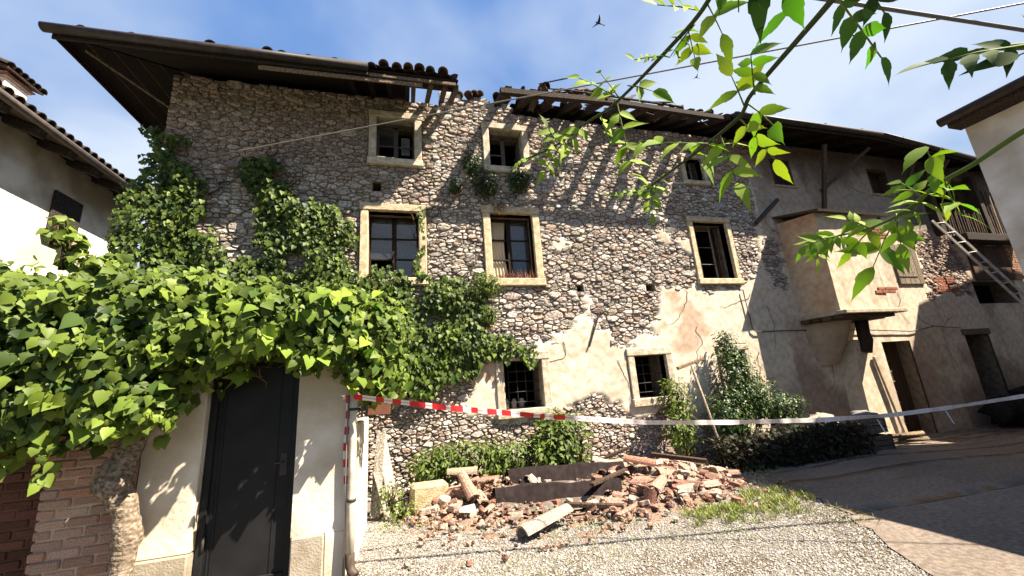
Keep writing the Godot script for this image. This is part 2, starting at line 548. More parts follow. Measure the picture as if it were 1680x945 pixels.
func build_house() -> Node3D:
	var house := thing("stone_house", "derelict three-storey rubble stone house with broken roof and stone-framed windows", "house")
	# the wall's core, with an opening behind every window and door
	var st := begin()
	var rects := []
	for o in OPENINGS:
		rects.append([o[0] + o[4], o[1] - o[4], o[2] + o[4], o[3] - o[4]])
	rects.append_array(HOLES)
	var xs := [HX0, HX1]
	var ys := [-0.4, HTOP]
	for r in rects:
		for k in 2:
			if not xs.has(r[k]): xs.append(r[k])
			if not ys.has(r[k + 2]): ys.append(r[k + 2])
	xs.sort()
	ys.sort()
	for i in xs.size() - 1:
		for j in ys.size() - 1:
			var c := Vector2((xs[i] + xs[i + 1]) * 0.5, (ys[j] + ys[j + 1]) * 0.5)
			var open := false
			for r in rects:
				open = open or (c.x > r[0] and c.x < r[1] and c.y > r[2] and c.y < r[3])
			if not open:
				quad(st, Vector3(xs[i], ys[j], 0), Vector3(xs[i + 1], ys[j], 0), Vector3(xs[i + 1], ys[j + 1], 0), Vector3(xs[i], ys[j + 1], 0))
	var t := -0.5
	var reveals := []
	for r in rects:
		var rv_ := begin()
		reveals.append(rv_)
		var a := Vector3(r[0], r[2], 0)
		var b := Vector3(r[1], r[2], 0)
		var c := Vector3(r[1], r[3], 0)
		var d := Vector3(r[0], r[3], 0)
		var q := Vector3(0, 0, t)
		for e in [[a, b], [b, c], [c, d], [d, a]]:
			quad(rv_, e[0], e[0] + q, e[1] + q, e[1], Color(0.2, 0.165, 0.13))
	# end walls, back wall, wall head
	quad(st, Vector3(HX0, -0.4, -7), Vector3(HX0, -0.4, 0), Vector3(HX0, HTOP, 0), Vector3(HX0, HTOP, -7))
	quad(st, Vector3(HX1, -0.4, 0), Vector3(HX1, -0.4, -7), Vector3(HX1, HTOP, -7), Vector3(HX1, HTOP, 0))
	quad(st, Vector3(HX1, -0.4, -7), Vector3(HX0, -0.4, -7), Vector3(HX0, HTOP, -7), Vector3(HX1, HTOP, -7))
	quad(st, Vector3(HX0, HTOP, 0), Vector3(HX1, HTOP, 0), Vector3(HX1, HTOP, -0.5), Vector3(HX0, HTOP, -0.5))
	bx(st, Vector3(0.9, HTOP - 0.01, -0.5), Vector3(2.1, 7.55, -0.002))
	var wall := part("wall", st, mats.mortar, house)
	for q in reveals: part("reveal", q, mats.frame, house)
	var fl := begin()
	for y in [-0.35, 2.6, 5.35, 7.45]:
		bx(fl, Vector3(HX0 + 0.05, y, -6.9), Vector3(HX1 - 0.05, y + 0.12, -0.51), Color(0.16, 0.12, 0.09))
	for x in [1.0, 3.6, 8.4, 13.9]:
		bx(fl, Vector3(x, -0.2, -6.9), Vector3(x + 0.2, 7.45, -0.51), Color(0.2, 0.17, 0.14))
	bx(fl, Vector3(HX0 + 0.1, -0.2, -3.4), Vector3(HX1 - 0.1, 7.45, -3.3), Color(0.2, 0.17, 0.14))
	part("floors", fl, mats.wood, house)
	build_stones(wall)
	build_plaster(house)
	for k in OPENINGS.size():
		build_window(house, k)
	build_right_side(house)
	build_latrine(house)
	build_roof(house)
	return house

func stone_color(x: float, y: float) -> Color:
	var r := rng.randf()
	var v := rr(0.72, 1.35)
	var c: Color
	if r < 0.30: c = Color(0.48, 0.44, 0.4)
	elif r < 0.50: c = Color(0.6, 0.555, 0.51)
	elif r < 0.62: c = Color(0.7, 0.67, 0.63)
	elif r < 0.76: c = Color(0.44, 0.355, 0.32)
	elif r < 0.84: c = Color(0.30, 0.275, 0.26)
	elif r < 0.93: c = Color(0.5, 0.42, 0.32)
	else: c = Color(0.40, 0.26, 0.21)
	if (y < 1.2 and x > 0 and rng.randf() < 0.3) or x > 13:
		c = c.lerp(Color(0.30, 0.14, 0.09), 0.6)
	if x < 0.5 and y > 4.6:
		c = c.lerp(Color(0.22, 0.15, 0.105), 0.7 * smoothstep(4.6, 6.0, y))  # stones darken up the left end: eave shade painted into their colour
	c = c.lerp(Color(0.53, 0.465, 0.40), 0.4)
	return Color(c.r * v, c.g * v, c.b * v)

func build_stones(wall: Node3D) -> void:
	var ax := 1.95   # stones lie flat: worked out in a space squeezed along x
	var cell := 0.13
	var grid := {}
	var seeds := []
	var zones := [[HX0, 9.1, -0.15, 7.62], [13.5, 15.7, 3.0, 4.95]]
	zones.append([HX0, 9.1, -0.15, 1.7])
	for zone in zones:
		var area: float = (zone[1] - zone[0]) * (zone[3] - zone[2])
		for pass_ in [[0.092, 0.6], [0.064, 5.0], [0.044, 60.0], [0.029, 900.0]]:
			if zone[3] == 1.7 and pass_[0] > 0.03: continue
			for i in int(area * pass_[1]):
				var x: float = rr(zone[0], zone[1])
				var y: float = rr(zone[2], zone[3])
				var r: float = pass_[0] * rr(0.8, 1.15) * (0.8 if y < 1.6 else 1.0)
				if y > HTOP - 0.02 and (x < 0.85 or x > 2.15 or y > 7.5 + 0.12 * sin(x * 9.0)):
					continue
				if plastered(x, y) > 0.02 or in_opening(x, y, -0.06):
					continue
				var u := x / ax
				var gx := int(floor(u / cell))
				var gy := int(floor(y / cell))
				var ok := true
				for dx in range(-2, 3):
					for dy in range(-2, 3):
						for id in grid.get(Vector2i(gx + dx, gy + dy), []):
							var s: Vector3 = seeds[id]
							var m := (s.z + r) * 0.86
							if (s.x - u) * (s.x - u) + (s.y - y) * (s.y - y) < m * m:
								ok = false
								break
						if not ok: break
					if not ok: break
				if ok:
					var key := Vector2i(gx, gy)
					if not grid.has(key): grid[key] = []
					grid[key].append(seeds.size())
					seeds.append(Vector3(u, y, r))
	var stones := []   # [area, mesh tool maker data]
	for id in seeds.size():
		var s: Vector3 = seeds[id]
		var R := s.z * 1.75
		var poly := [Vector2(-R, -R * 0.8), Vector2(R, -R * 0.8), Vector2(R, R * 0.8), Vector2(-R, R * 0.8)]
		var gx := int(floor(s.x / cell))
		var gy := int(floor(s.y / cell))
		var joint := rr(0.002, 0.007)
		for dx in range(-3, 4):
			for dy in range(-3, 4):
				for jd in grid.get(Vector2i(gx + dx, gy + dy), []):
					if jd == id: continue
					var o: Vector3 = seeds[jd]
					var n := Vector2(o.x - s.x, o.y - s.y)
					var D := n.length()
					if D > 0.5: continue
					n /= D
					clip(poly, n, (D * D + s.z * s.z - o.z * o.z) / (2 * D) - joint)
		var x := s.x * ax
		for o in OPENINGS + HOLES:   # cut the stones back to the window frames
			if x + R * ax < o[0] or x - R * ax > o[1] or s.y + R < o[2] or s.y - R > o[3]:
				continue
			var gap := [o[0] - x, x - o[1], o[2] - s.y, s.y - o[3]]
			var k := gap.find(gap.max())
			var nn: Vector2 = [Vector2(1, 0), Vector2(-1, 0), Vector2(0, 1), Vector2(0, -1)][k]
			clip(poly, nn, gap[k] / (ax if k < 2 else 1.0) - 0.006)
		clip(poly, Vector2(-1, 0), (x - HX0) / ax + 0.02)
		if poly.size() < 3:
			continue
		var area := 0.0
		for i in poly.size():
			area += poly[i].cross(poly[(i + 1) % poly.size()]) * 0.5
		if area < 0.0004:
			continue
		var shown := not (x < 1.0 and s.y < 4.6 - maxf(0.0, x + 1.0) * 0.9)
		stones.append([area if shown else area * 0.05, x, s.y, ax, poly])
	stones.sort_custom(func(a, b): return a[0] > b[0])
	var rest := begin()
	for i in stones.size():
		var q: Array = stones[i]
		if i < 300:
			var one := begin()
			stone(one, q, Vector2(q[1], q[2]))
			part("stone", one, mats.stone, wall, Transform3D(Basis(), Vector3(q[1], q[2], 0)))
		else:
			stone(rest, q, Vector2.ZERO)
	var small := part("small_stones", rest, mats.stone, wall)
	small.set_meta("kind", "stuff")
	print("stones: ", stones.size())

func clip(poly: Array, n: Vector2, d: float) -> void:   # keep what lies at most d along n
	var out := []
	var m := poly.size()
	for i in m:
		var a: Vector2 = poly[i]
		var b: Vector2 = poly[(i + 1) % m]
		var da := a.dot(n) - d
		var db := b.dot(n) - d
		if da <= 0: out.append(a)
		if (da < 0 and db > 0) or (da > 0 and db < 0):
			out.append(a + (b - a) * (da / (da - db)))
	poly.clear()
	poly.append_array(out)

func stone(st: SurfaceTool, q: Array, org: Vector2) -> void:
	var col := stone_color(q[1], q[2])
	var src: Array = q[4]
	var c := Vector2.ZERO
	for p in src: c += p
	c /= src.size()
	var ring := []
	for i in src.size():
		var a: Vector2 = src[i]
		var b: Vector2 = src[(i + 1) % src.size()]
		ring.append(a.lerp(b, rr(0.05, 0.2)))
		ring.append(a.lerp(b, rr(0.8, 0.95)))
	var h := rr(0.014, 0.056)
	if q[0] < 0.004: h *= 0.75
	var tx := rr(-0.16, 0.16)
	var ty := rr(-0.3, 0.16)
	var r0 := []
	var r1 := []
	var r2 := []
	var base := Vector3(q[1] - org.x, q[2] - org.y, 0)
	for p in ring:
		var d: Vector2 = p - c
		r0.append(base + Vector3(p.x * q[3], p.y, -0.01))
		var e: Vector2 = c + d * rr(0.9, 1.0)
		var zz := h * rr(0.55, 0.8)
		r1.append(base + Vector3(e.x * q[3], e.y, zz))
		e = c + d * rr(0.62, 0.8)
		r2.append(base + Vector3(e.x * q[3], e.y, h + tx * d.x + ty * d.y + rr(-0.006, 0.006)))
	var top := base + Vector3(c.x * q[3], c.y, h + rr(-0.004, 0.009))
	for i in ring.size():
		var j := (i + 1) % ring.size()
		quad(st, r0[i], r0[j], r1[j], r1[i], col)
		quad(st, r1[i], r1[j], r2[j], r2[i], col)
		tri(st, r2[i], r2[j], top, col)

func build_plaster(house: Node3D) -> void:
	var st := begin(true)
	var s := 0.05
	var nx := int((HX1 - 0.8) / s)
	var ny := int((HTOP + 0.4) / s)
	var pts := []
	var cols := []
	var cov := PackedFloat32Array()
	for j in ny + 1:
		for i in nx + 1:
			var x := 0.8 + i * s
			var y := -0.4 + j * s
			var c := plastered(x, y)
			cov.append(c)
			var rough := 0.011 if x < 5.2 else 0.0035
			var z := 0.042 + nf.get_noise_2d(x * 160, y * 160) * rough + nz.get_noise_2d(x * 30, y * 30) * 0.007
			if c < 0.03:
				z = lerpf(z, 0.002, clampf(1.0 - c / 0.03, 0, 1))
			pts.append(Vector3(x, y, z))
			var col := Color(0.6, 0.53, 0.44)
			var k := smoothstep(6.8, 8.0, x)
			col = col.lerp(Color(0.56, 0.485, 0.39), k)
			if x > 8.4:
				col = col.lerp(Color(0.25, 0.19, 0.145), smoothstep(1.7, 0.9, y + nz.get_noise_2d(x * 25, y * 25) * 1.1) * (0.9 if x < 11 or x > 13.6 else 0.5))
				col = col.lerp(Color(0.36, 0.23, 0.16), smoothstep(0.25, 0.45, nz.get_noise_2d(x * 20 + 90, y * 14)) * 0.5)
				col = col.lerp(Color(0.33, 0.28, 0.235), smoothstep(5.0, 5.6, y))  # upper wall darkened: shade below the right eave put into the colour
				col = col.lerp(Color(0.13, 0.1, 0.08), smoothstep(6.0, 6.8, y + nz.get_noise_2d(x * 40, y * 20) * 0.9) * 0.88)  # near-black band painted in for the deepest shade right under the eave
				col = col.lerp(Color(0.1, 0.075, 0.06), smoothstep(13.2, 14.0, x) * smoothstep(4.6, 5.2, y) * 0.8)  # same painted shade around the open loft
				col = col.lerp(Color(0.27, 0.22, 0.18), smoothstep(0.08, 0.45, nz.get_noise_2d(x * 75, y * 7)) * 0.4)
			else:
				col = col.lerp(Color(0.33, 0.28, 0.23), smoothstep(1.6, 0.6, y + nz.get_noise_2d(x * 25, y * 25) * 0.9) * k)
				col = col.lerp(Color(0.50, 0.43, 0.345), smoothstep(0.0, 0.4, nz.get_noise_2d(x * 22, y * 22)) * 0.6)
				col = col.lerp(Color(0.36, 0.20, 0.13), smoothstep(0.22, 0.42, nz.get_noise_2d(x * 26 + 40, y * 26)) * 0.55 * (1.0 - k))
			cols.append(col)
	for j in ny:
		for i in nx:
			var id := j * (nx + 1) + i
			var ids := [id, id + 1, id + nx + 2, id + nx + 1]
			if cov[ids[0]] < 0.0 and cov[ids[1]] < 0.0 and cov[ids[2]] < 0.0 and cov[ids[3]] < 0.0:
				continue
			var mid: Vector3 = (pts[ids[0]] + pts[ids[2]]) * 0.5
			if in_opening(mid.x, mid.y):
				continue
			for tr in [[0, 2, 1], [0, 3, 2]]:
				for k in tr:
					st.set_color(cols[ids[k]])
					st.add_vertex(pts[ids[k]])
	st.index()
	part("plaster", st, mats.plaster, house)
	rng.seed = 4242
	for q in [[5.9, 3.3], [7.6, 3.2], [2.9, 2.3], [4.0, 1.9], [8.6, 5.2], [9.3, 1.6], [10.9, 5.4], [11.9, 6.2], [12.4, 3.2], [12.9, 2.6], [13.6, 1.7], [6.0, 2.5], [8.0, 2.9], [10.8, 3.6], [14.2, 2.5], [7.5, 1.9]]:
		var cr := begin()
		var way := [Vector3(q[0], q[1], 0.05)]
		var dirc := Vector2(rr(-0.5, 0.5), -1)
		for k in 14:
			dirc = (dirc + Vector2(rr(-0.8, 0.8), rr(-0.4, 0.4))).normalized()
			way.append(way[-1] + Vector3(dirc.x, dirc.y, 0) * rr(0.03, 0.1))
		for k in 14:
			var a: Vector3 = way[k]
			var b: Vector3 = way[k + 1]
			var side := Vector3(-(b - a).y, (b - a).x, 0).normalized() * lerpf(0.009, 0.003, k / 14.0)
			quad(cr, a - side, b - side, b + side, a + side, Color(0.12, 0.09, 0.07))
		part("crack", cr, mats.plaster, house)

func build_window(house: Node3D, k: int) -> void:
	var o: Array = OPENINGS[k]
	var x0: float = o[0]
	var x1: float = o[1]
	var y0: float = o[2]
	var y1: float = o[3]
	var f: float = o[4]
	var w := node("window", house, Vector3((x0 + x1) * 0.5, y0, 0))
	var hw := (x1 - x0) * 0.5
	var hh := y1 - y0
	var warm := Color(0.56, 0.465, 0.325) if k in [3, 4, 5] else Color(0.53, 0.475, 0.385)
	var tone := func() -> Color: return warm * rr(0.92, 1.06)
	var zf := 0.085
	var zb := -0.16
	var st := begin()
	bx(st, Vector3(-hw - rr(0, 0.02), hh - f, zb), Vector3(hw + rr(0, 0.02), hh, zf), tone.call(), 0.012)
	part("lintel", st, mats.frame, w)
	for s in [-1, 1]:
		st = begin()
		bx(st, Vector3(minf(s * hw, s * (hw - f)), f + 0.002, zb), Vector3(maxf(s * hw, s * (hw - f)), hh - f - 0.002, zf - rr(0.004, 0.012)), tone.call(), 0.012)
		part("jamb", st, mats.frame, w)
	st = begin()
	bx(st, Vector3(-hw - 0.02, 0, zb), Vector3(hw + 0.02, f, zf + 0.025), tone.call(), 0.014)
	part("sill", st, mats.frame, w)
	var ix := hw - f
	var iy0 := f
	var iy1 := hh - f
	var iw := 2 * ix
	var ih := iy1 - iy0
	var dark := Color(0.05, 0.038, 0.03)
	var zs := -0.24
	var bar := func(called: String, a: Vector2, b: Vector2, th: float, col: Color, z := zs, dp := 0.04) -> void:
		var s2 := begin()
		bx(s2, Vector3(minf(a.x, b.x) - th * 0.5, minf(a.y, b.y) - th * 0.5, z - dp * 0.5), Vector3(maxf(a.x, b.x) + th * 0.5, maxf(a.y, b.y) + th * 0.5, z + dp * 0.5), col, 0.004)
		part(called, s2, mats.wood, w)
	var glass := func(ax: float, bx_: float, ay: float, by: float) -> void:
		var s2 := begin()
		bx(s2, Vector3(ax, ay, zs - 0.003), Vector3(bx_, by, zs + 0.002), Color.WHITE)
		part("pane", s2, mats.glass, w)
	if k in [6, 7, 8]:   # wrought iron grilles over an empty dark opening
		for n in 4:
			var bxn := -ix + iw * (n + 0.7) / 4.3
			var s3 := begin(true)
			tube(s3, [Vector3(bxn, iy0 - 0.02, -0.14), Vector3(bxn + 0.004, iy1 * 0.6, -0.138), Vector3(bxn, iy1 + 0.02, -0.14)], 0.008, 6)
			part("bar", s3, mats.iron, w)
		for n in 4:
			var by := iy0 + ih * (n + 0.55) / 4.6
			var s3 := begin(true)
			tube(s3, [Vector3(-ix - 0.02, by, -0.128), Vector3(0, by + 0.006, -0.13), Vector3(ix + 0.02, by + 0.004, -0.128)], 0.008, 6)
			part("bar", s3, mats.iron, w)
		if k == 6:
			for n in 3:
				var s4 := begin(true)
				var jx := -ix + 0.1 + n * 0.15
				tube(s4, [Vector3(jx, iy0 + 0.005, -0.32), Vector3(jx, iy0 + 0.12, -0.32), Vector3(jx, iy0 + 0.15, -0.32), Vector3(jx, iy0 + 0.17, -0.32)], [0.05, 0.055, 0.035, 0.037], 10, Color(0.4, 0.36, 0.3))
				part("jar", s4, mats.plastic, w)
	elif k in [3, 4, 0, 1]:   # two casements
		var col := dark if k in [3, 4] else Color(0.2, 0.18, 0.16)
		for s in [-1.0, 1.0]:
			var xa: float = 0.02 * s
			var xb: float = (ix - 0.01) * s
			for xx in [xa, xb]:
				bar.call("sash_stile", Vector2(xx, iy0 + 0.02), Vector2(xx, iy1 - 0.03), 0.045, col)
			var rows := 3 if k in [3, 4] else 2
			for rw in rows + 1:
				var yy: float = lerpf(iy0 + 0.03, iy1 - 0.04, float(rw) / rows)
				if k == 1 and s > 0 and rw == 1: continue
				bar.call("sash_rail", Vector2(xa, yy), Vector2(xb, yy), 0.032 if rw > 0 and rw < rows else 0.05, col if not (k == 0 and rw == 0) else Color(0.4, 0.39, 0.37))
			for rw in rows:
				if (k == 0 and (rw == 0 or s > 0)) or (k == 1) or (k == 3 and rw == 0 and s < 0) or (k == 4 and s < 0):
					continue
				glass.call(minf(xa, xb) + 0.02, maxf(xa, xb) - 0.02, lerpf(iy0 + 0.05, iy1 - 0.06, float(rw) / rows), lerpf(iy0 + 0.05, iy1 - 0.06, float(rw + 1) / rows))
		if k == 0:   # a pale board fills the bottom of the left casement
			st = begin()
			bx(st, Vector3(-ix + 0.02, iy0 + 0.02, zs + 0.025), Vector3(-0.01, iy0 + 0.2, zs + 0.045), Color(0.4, 0.39, 0.38), 0.004)
			part("board", st, mats.paint, w)
			st = begin()
			bx(st, Vector3(0.1, iy0 + 0.34, zs - 0.1), Vector3(ix - 0.08, iy1 - 0.16, zs - 0.085), Color(0.25, 0.25, 0.26), 0.004)
			part("board", st, mats.paint, w)
		if k == 4:   # an old curtain behind the left casement
			var cs := begin(true)
			for i in 24:
				var u0 := i / 24.0
				var u1 := (i + 1) / 24.0
				for j in 6:
					var v0 := j / 6.0
					var v1 := (j + 1) / 6.0
					var pt := func(u: float, v: float) -> Vector3:
						return Vector3(-ix + 0.01 + u * (ix - 0.03) * lerpf(0.95, 0.82, sin(v * 3.0)), iy0 + 0.03 + v * (ih - 0.08), zs - 0.045 + sin(u * 34.0 + v * 1.5) * 0.014)
					var cc := Color(0.68, 0.6, 0.45)
					quad(cs, pt.call(u0, v0), pt.call(u1, v0), pt.call(u1, v1), pt.call(u0, v1), cc)
			cs.index()
			part("curtain", cs, mats.cloth, w)
	else:   # k 2 and 5: narrow open casements with thin iron bars
		for s in [-0.5, 0.42]:
			bar.call("sash_stile", Vector2(ix * s, iy0), Vector2(ix * s, iy1), 0.035, Color(0.35, 0.33, 0.3), -0.2, 0.03)
		for n in 3:
			bar.call("bar", Vector2(-ix, iy0 + ih * (n + 1) / 3.3), Vector2(ix * 0.42, iy0 + ih * (n + 1) / 3.3), 0.014, Color(0.28, 0.27, 0.26), -0.19, 0.014)
		st = begin()
		box(st, Transform3D(Basis(Vector3.UP, 1.25), Vector3(ix - 0.05, iy0 + ih * 0.5, -0.36)), Vector3(0.34, ih - 0.06, 0.03), Color(0.17, 0.11, 0.07), 0.005)
		part("shutter", st, mats.wood, w)

func build_right_side(house: Node3D) -> void:
	var brown := Color(0.11, 0.075, 0.05)
	# small upper windows: thin timber frames
	for k in [0, 1]:
		var h: Array = HOLES[k]
		var w := node("window", house, Vector3(h[0], h[2], 0))
		var W: float = h[1] - h[0]
		var H: float = h[3] - h[2]
		var st := begin()
		bx(st, Vector3(0, H - 0.06, -0.16), Vector3(W, H, 0.05), brown, 0.008)
		part("lintel", st, mats.wood, w)
		st = begin()
		bx(st, Vector3(-0.04, -0.05, -0.2), Vector3(W + 0.04, 0.0, 0.09), Color(0.36, 0.31, 0.25), 0.01)
		part("sill", st, mats.frame, w)
		for s in [0.0, W - 0.06]:
			st = begin()
			bx(st, Vector3(s, 0.001, -0.16), Vector3(s + 0.06, H - 0.061, 0.045), brown * 1.3, 0.008)
			part("jamb", st, mats.wood, w)
		st = begin()
		bx(st, Vector3(W * 0.55, 0.02, -0.3), Vector3(W - 0.07, H - 0.08, -0.26), brown, 0.006)
		part("shutter", st, mats.wood, w)
	# timber struts that carry the deep eave
	for s in [[10.55, 5.3, 10.3, 6.95], [10.7, 6.0, 11.9, 7.0], [13.85, 6.05, 13.7, 7.0], [15.0, 6.2, 15.0, 6.95]]:
		var st := begin()
		beam(st, Vector3(s[0], s[1], 0.08), Vector3(s[2], s[3], 0.7), 0.085, 0.09, Color(0.13, 0.1, 0.08))
		part("brace", st, mats.wood, house)
	var st2 := begin()
	beam(st2, Vector3(8.2, 4.95, 0.1), Vector3(9.0, 5.6, 0.16), 0.07, 0.09, brown)
	part("iron_tie", st2, mats.iron, house)
	st2 = begin()
	beam(st2, Vector3(3.42, 2.18, 0.07), Vector3(3.72, 2.85, 0.08), 0.03, 0.03, brown)
	part("iron_tie", st2, mats.iron, house)
	# plank shutter, closed over its opening
	var sh := node("shutter", house, Vector3(12.6, 3.42, 0.0))
	for i in 5:
		var st := begin()
		bx(st, Vector3(i * 0.19, 0, 0.05), Vector3(i * 0.19 + 0.183, 1.12 + rr(-0.02, 0.02), 0.085), Color(0.40, 0.33, 0.25) * rr(0.8, 1.1), 0.005)
		part("plank", st, mats.wood, sh)
	for y in [0.18, 0.85]:
		var st := begin()
		bx(st, Vector3(0.0, y, 0.086), Vector3(0.7, y + 0.03, 0.096), Color(0.06, 0.05, 0.04))
		part("hinge", st, mats.iron, sh)
	# doors
	var dr := node("door", house, Vector3(11.32, -0.28, 0.0))
	for i in 5:
		var st := begin()
		bx(st, Vector3(0.01 + i * 0.193, 0.02, -0.3), Vector3(0.197 + i * 0.193, 2.24, -0.26), Color(0.12, 0.075, 0.045) * rr(0.8, 1.2), 0.006)
		part("plank", st, mats.wood, dr)
	for i in 5:
		var st := begin()
		bx(st, Vector3(0.03, 0.75 + i * 0.25, -0.2), Vector3(0.42, 0.775 + i * 0.25, -0.18), Color(0.42, 0.36, 0.3))
		part("rail", st, mats.wood, dr)
	var d2 := node("door", house, Vector3(14.45, -0.28, 0.0))
	var st3 := begin()
	box(st3, Transform3D(Basis(Vector3.UP, 1.1), Vector3(0.22, 1.1, -0.75)), Vector3(0.95, 2.2, 0.05), Color(0.06, 0.045, 0.035), 0.008)
	part("door_leaf", st3, mats.wood, d2)
	st3 = begin()
	bx(st3, Vector3(-0.08, 2.28, -0.1), Vector3(1.08, 2.44, 0.07), Color(0.2, 0.16, 0.12), 0.01)
	part("lintel", st3, mats.wood, d2)
	# open loft: post, floor beam, palings
	var loft := node("loft", house, Vector3(14.7, 4.95, 0))
	for x in [0.02, 2.2]:
		var st := begin()
		bx(st, Vector3(x, -0.1, 0.0), Vector3(x + 0.2, 1.9, 0.22), Color(0.075, 0.055, 0.042), 0.012)
		part("post", st, mats.wood, loft)
	var stb := begin()
	bx(stb, Vector3(0.6, -0.32, 0.02), Vector3(3.3, -0.1, 0.4), Color(0.06, 0.045, 0.036), 0.012)
	part("beam", stb, mats.wood, loft)
	for i in 26:
		var x := 0.3 + i * 0.115
		if x > 2.15 and x < 2.45: continue
		var st := begin()
		beam(st, Vector3(x, -0.1, 0.16), Vector3(x + rr(-0.02, 0.02), rr(0.55, 0.9) + (0.75 if x > 2.4 else 0.0), 0.18 + rr(-0.02, 0.02)), 0.035, 0.025, Color(0.2, 0.145, 0.1) * rr(0.5, 1.15), 0.003)
		part("paling", st, mats.wood, loft)
	# brick quoin and dark boards at the far right
	for j in 16:
		for i in 2:
			var st := begin()
			var off := 0.06 * (j % 2)
			bx(st, Vector3(17.52 + i * 0.22 + off, 3.55 + j * 0.075, 0.02), Vector3(17.73 + i * 0.22 + off, 3.615 + j * 0.075, 0.1 + rr(0, 0.012)), Color(0.42, 0.24, 0.15) * rr(0.75, 1.15), 0.004)
			part("brick", st, mats.brick, house)
	for i in 7:
		var st := begin()
		var x := 15.75 + i * 0.25
		bx(st, Vector3(x, 3.52, 0.05), Vector3(x + 0.235, 4.6 + rr(-0.02, 0.03), 0.085 + rr(0, 0.01)), Color(0.14, 0.08, 0.055) * rr(0.7, 1.2), 0.005)
		part("board", st, mats.wood, house)
	# bricks laid bare in the plaster
	for c in [[10.55, 4.3, 2, 5], [10.1, 2.98, 3, 2], [13.95, 3.2, 4, 6]]:
		for j in c[3]:
			for i in c[2]:
				var st := begin()
				var z := 0.97 if c[0] < 12 else 0.05
				bx(st, Vector3(c[0] + i * 0.21 + 0.1 * (j % 2), c[1] + j * 0.072, z - 0.05), Vector3(c[0] + i * 0.21 + 0.2 + 0.1 * (j % 2), c[1] + j * 0.072 + 0.062, z + rr(0, 0.008)), Color(0.36, 0.15, 0.09) * rr(0.8, 1.2), 0.004)
				part("brick", st, mats.brick, house)
	# cable pinned along the wall
	var cb := begin(true)
	tube(cb, [Vector3(7.38, 3.3, 0.09), Vector3(7.42, 2.4, 0.09), Vector3(7.5, 2.33, 0.09), Vector3(8.4, 2.33, 0.09), Vector3(9.6, 2.3, 0.1), Vector3(10.8, 2.26, 0.1), Vector3(12.4, 2.17, 0.09), Vector3(13.3, 2.28, 0.09), Vector3(14.3, 2.2, 0.09)], 0.014, 6, Color(0.07, 0.06, 0.05))
	part("cable", cb, mats.plastic, house)

func slab(st: SurfaceTool, pts: Array, nrm: Vector3, th: float, col: Color) -> void:   # four corners of a rough slab, counter-clockwise seen against nrm
	var q := []
	for p in pts: q.append(p - nrm * th)
	quad(st, pts[0], pts[1], pts[2], pts[3], col)
	quad(st, q[3], q[2], q[1], q[0], col)
	for i in 4:
		var j := (i + 1) % 4
		quad(st, q[i], q[j], pts[j], pts[i], col)

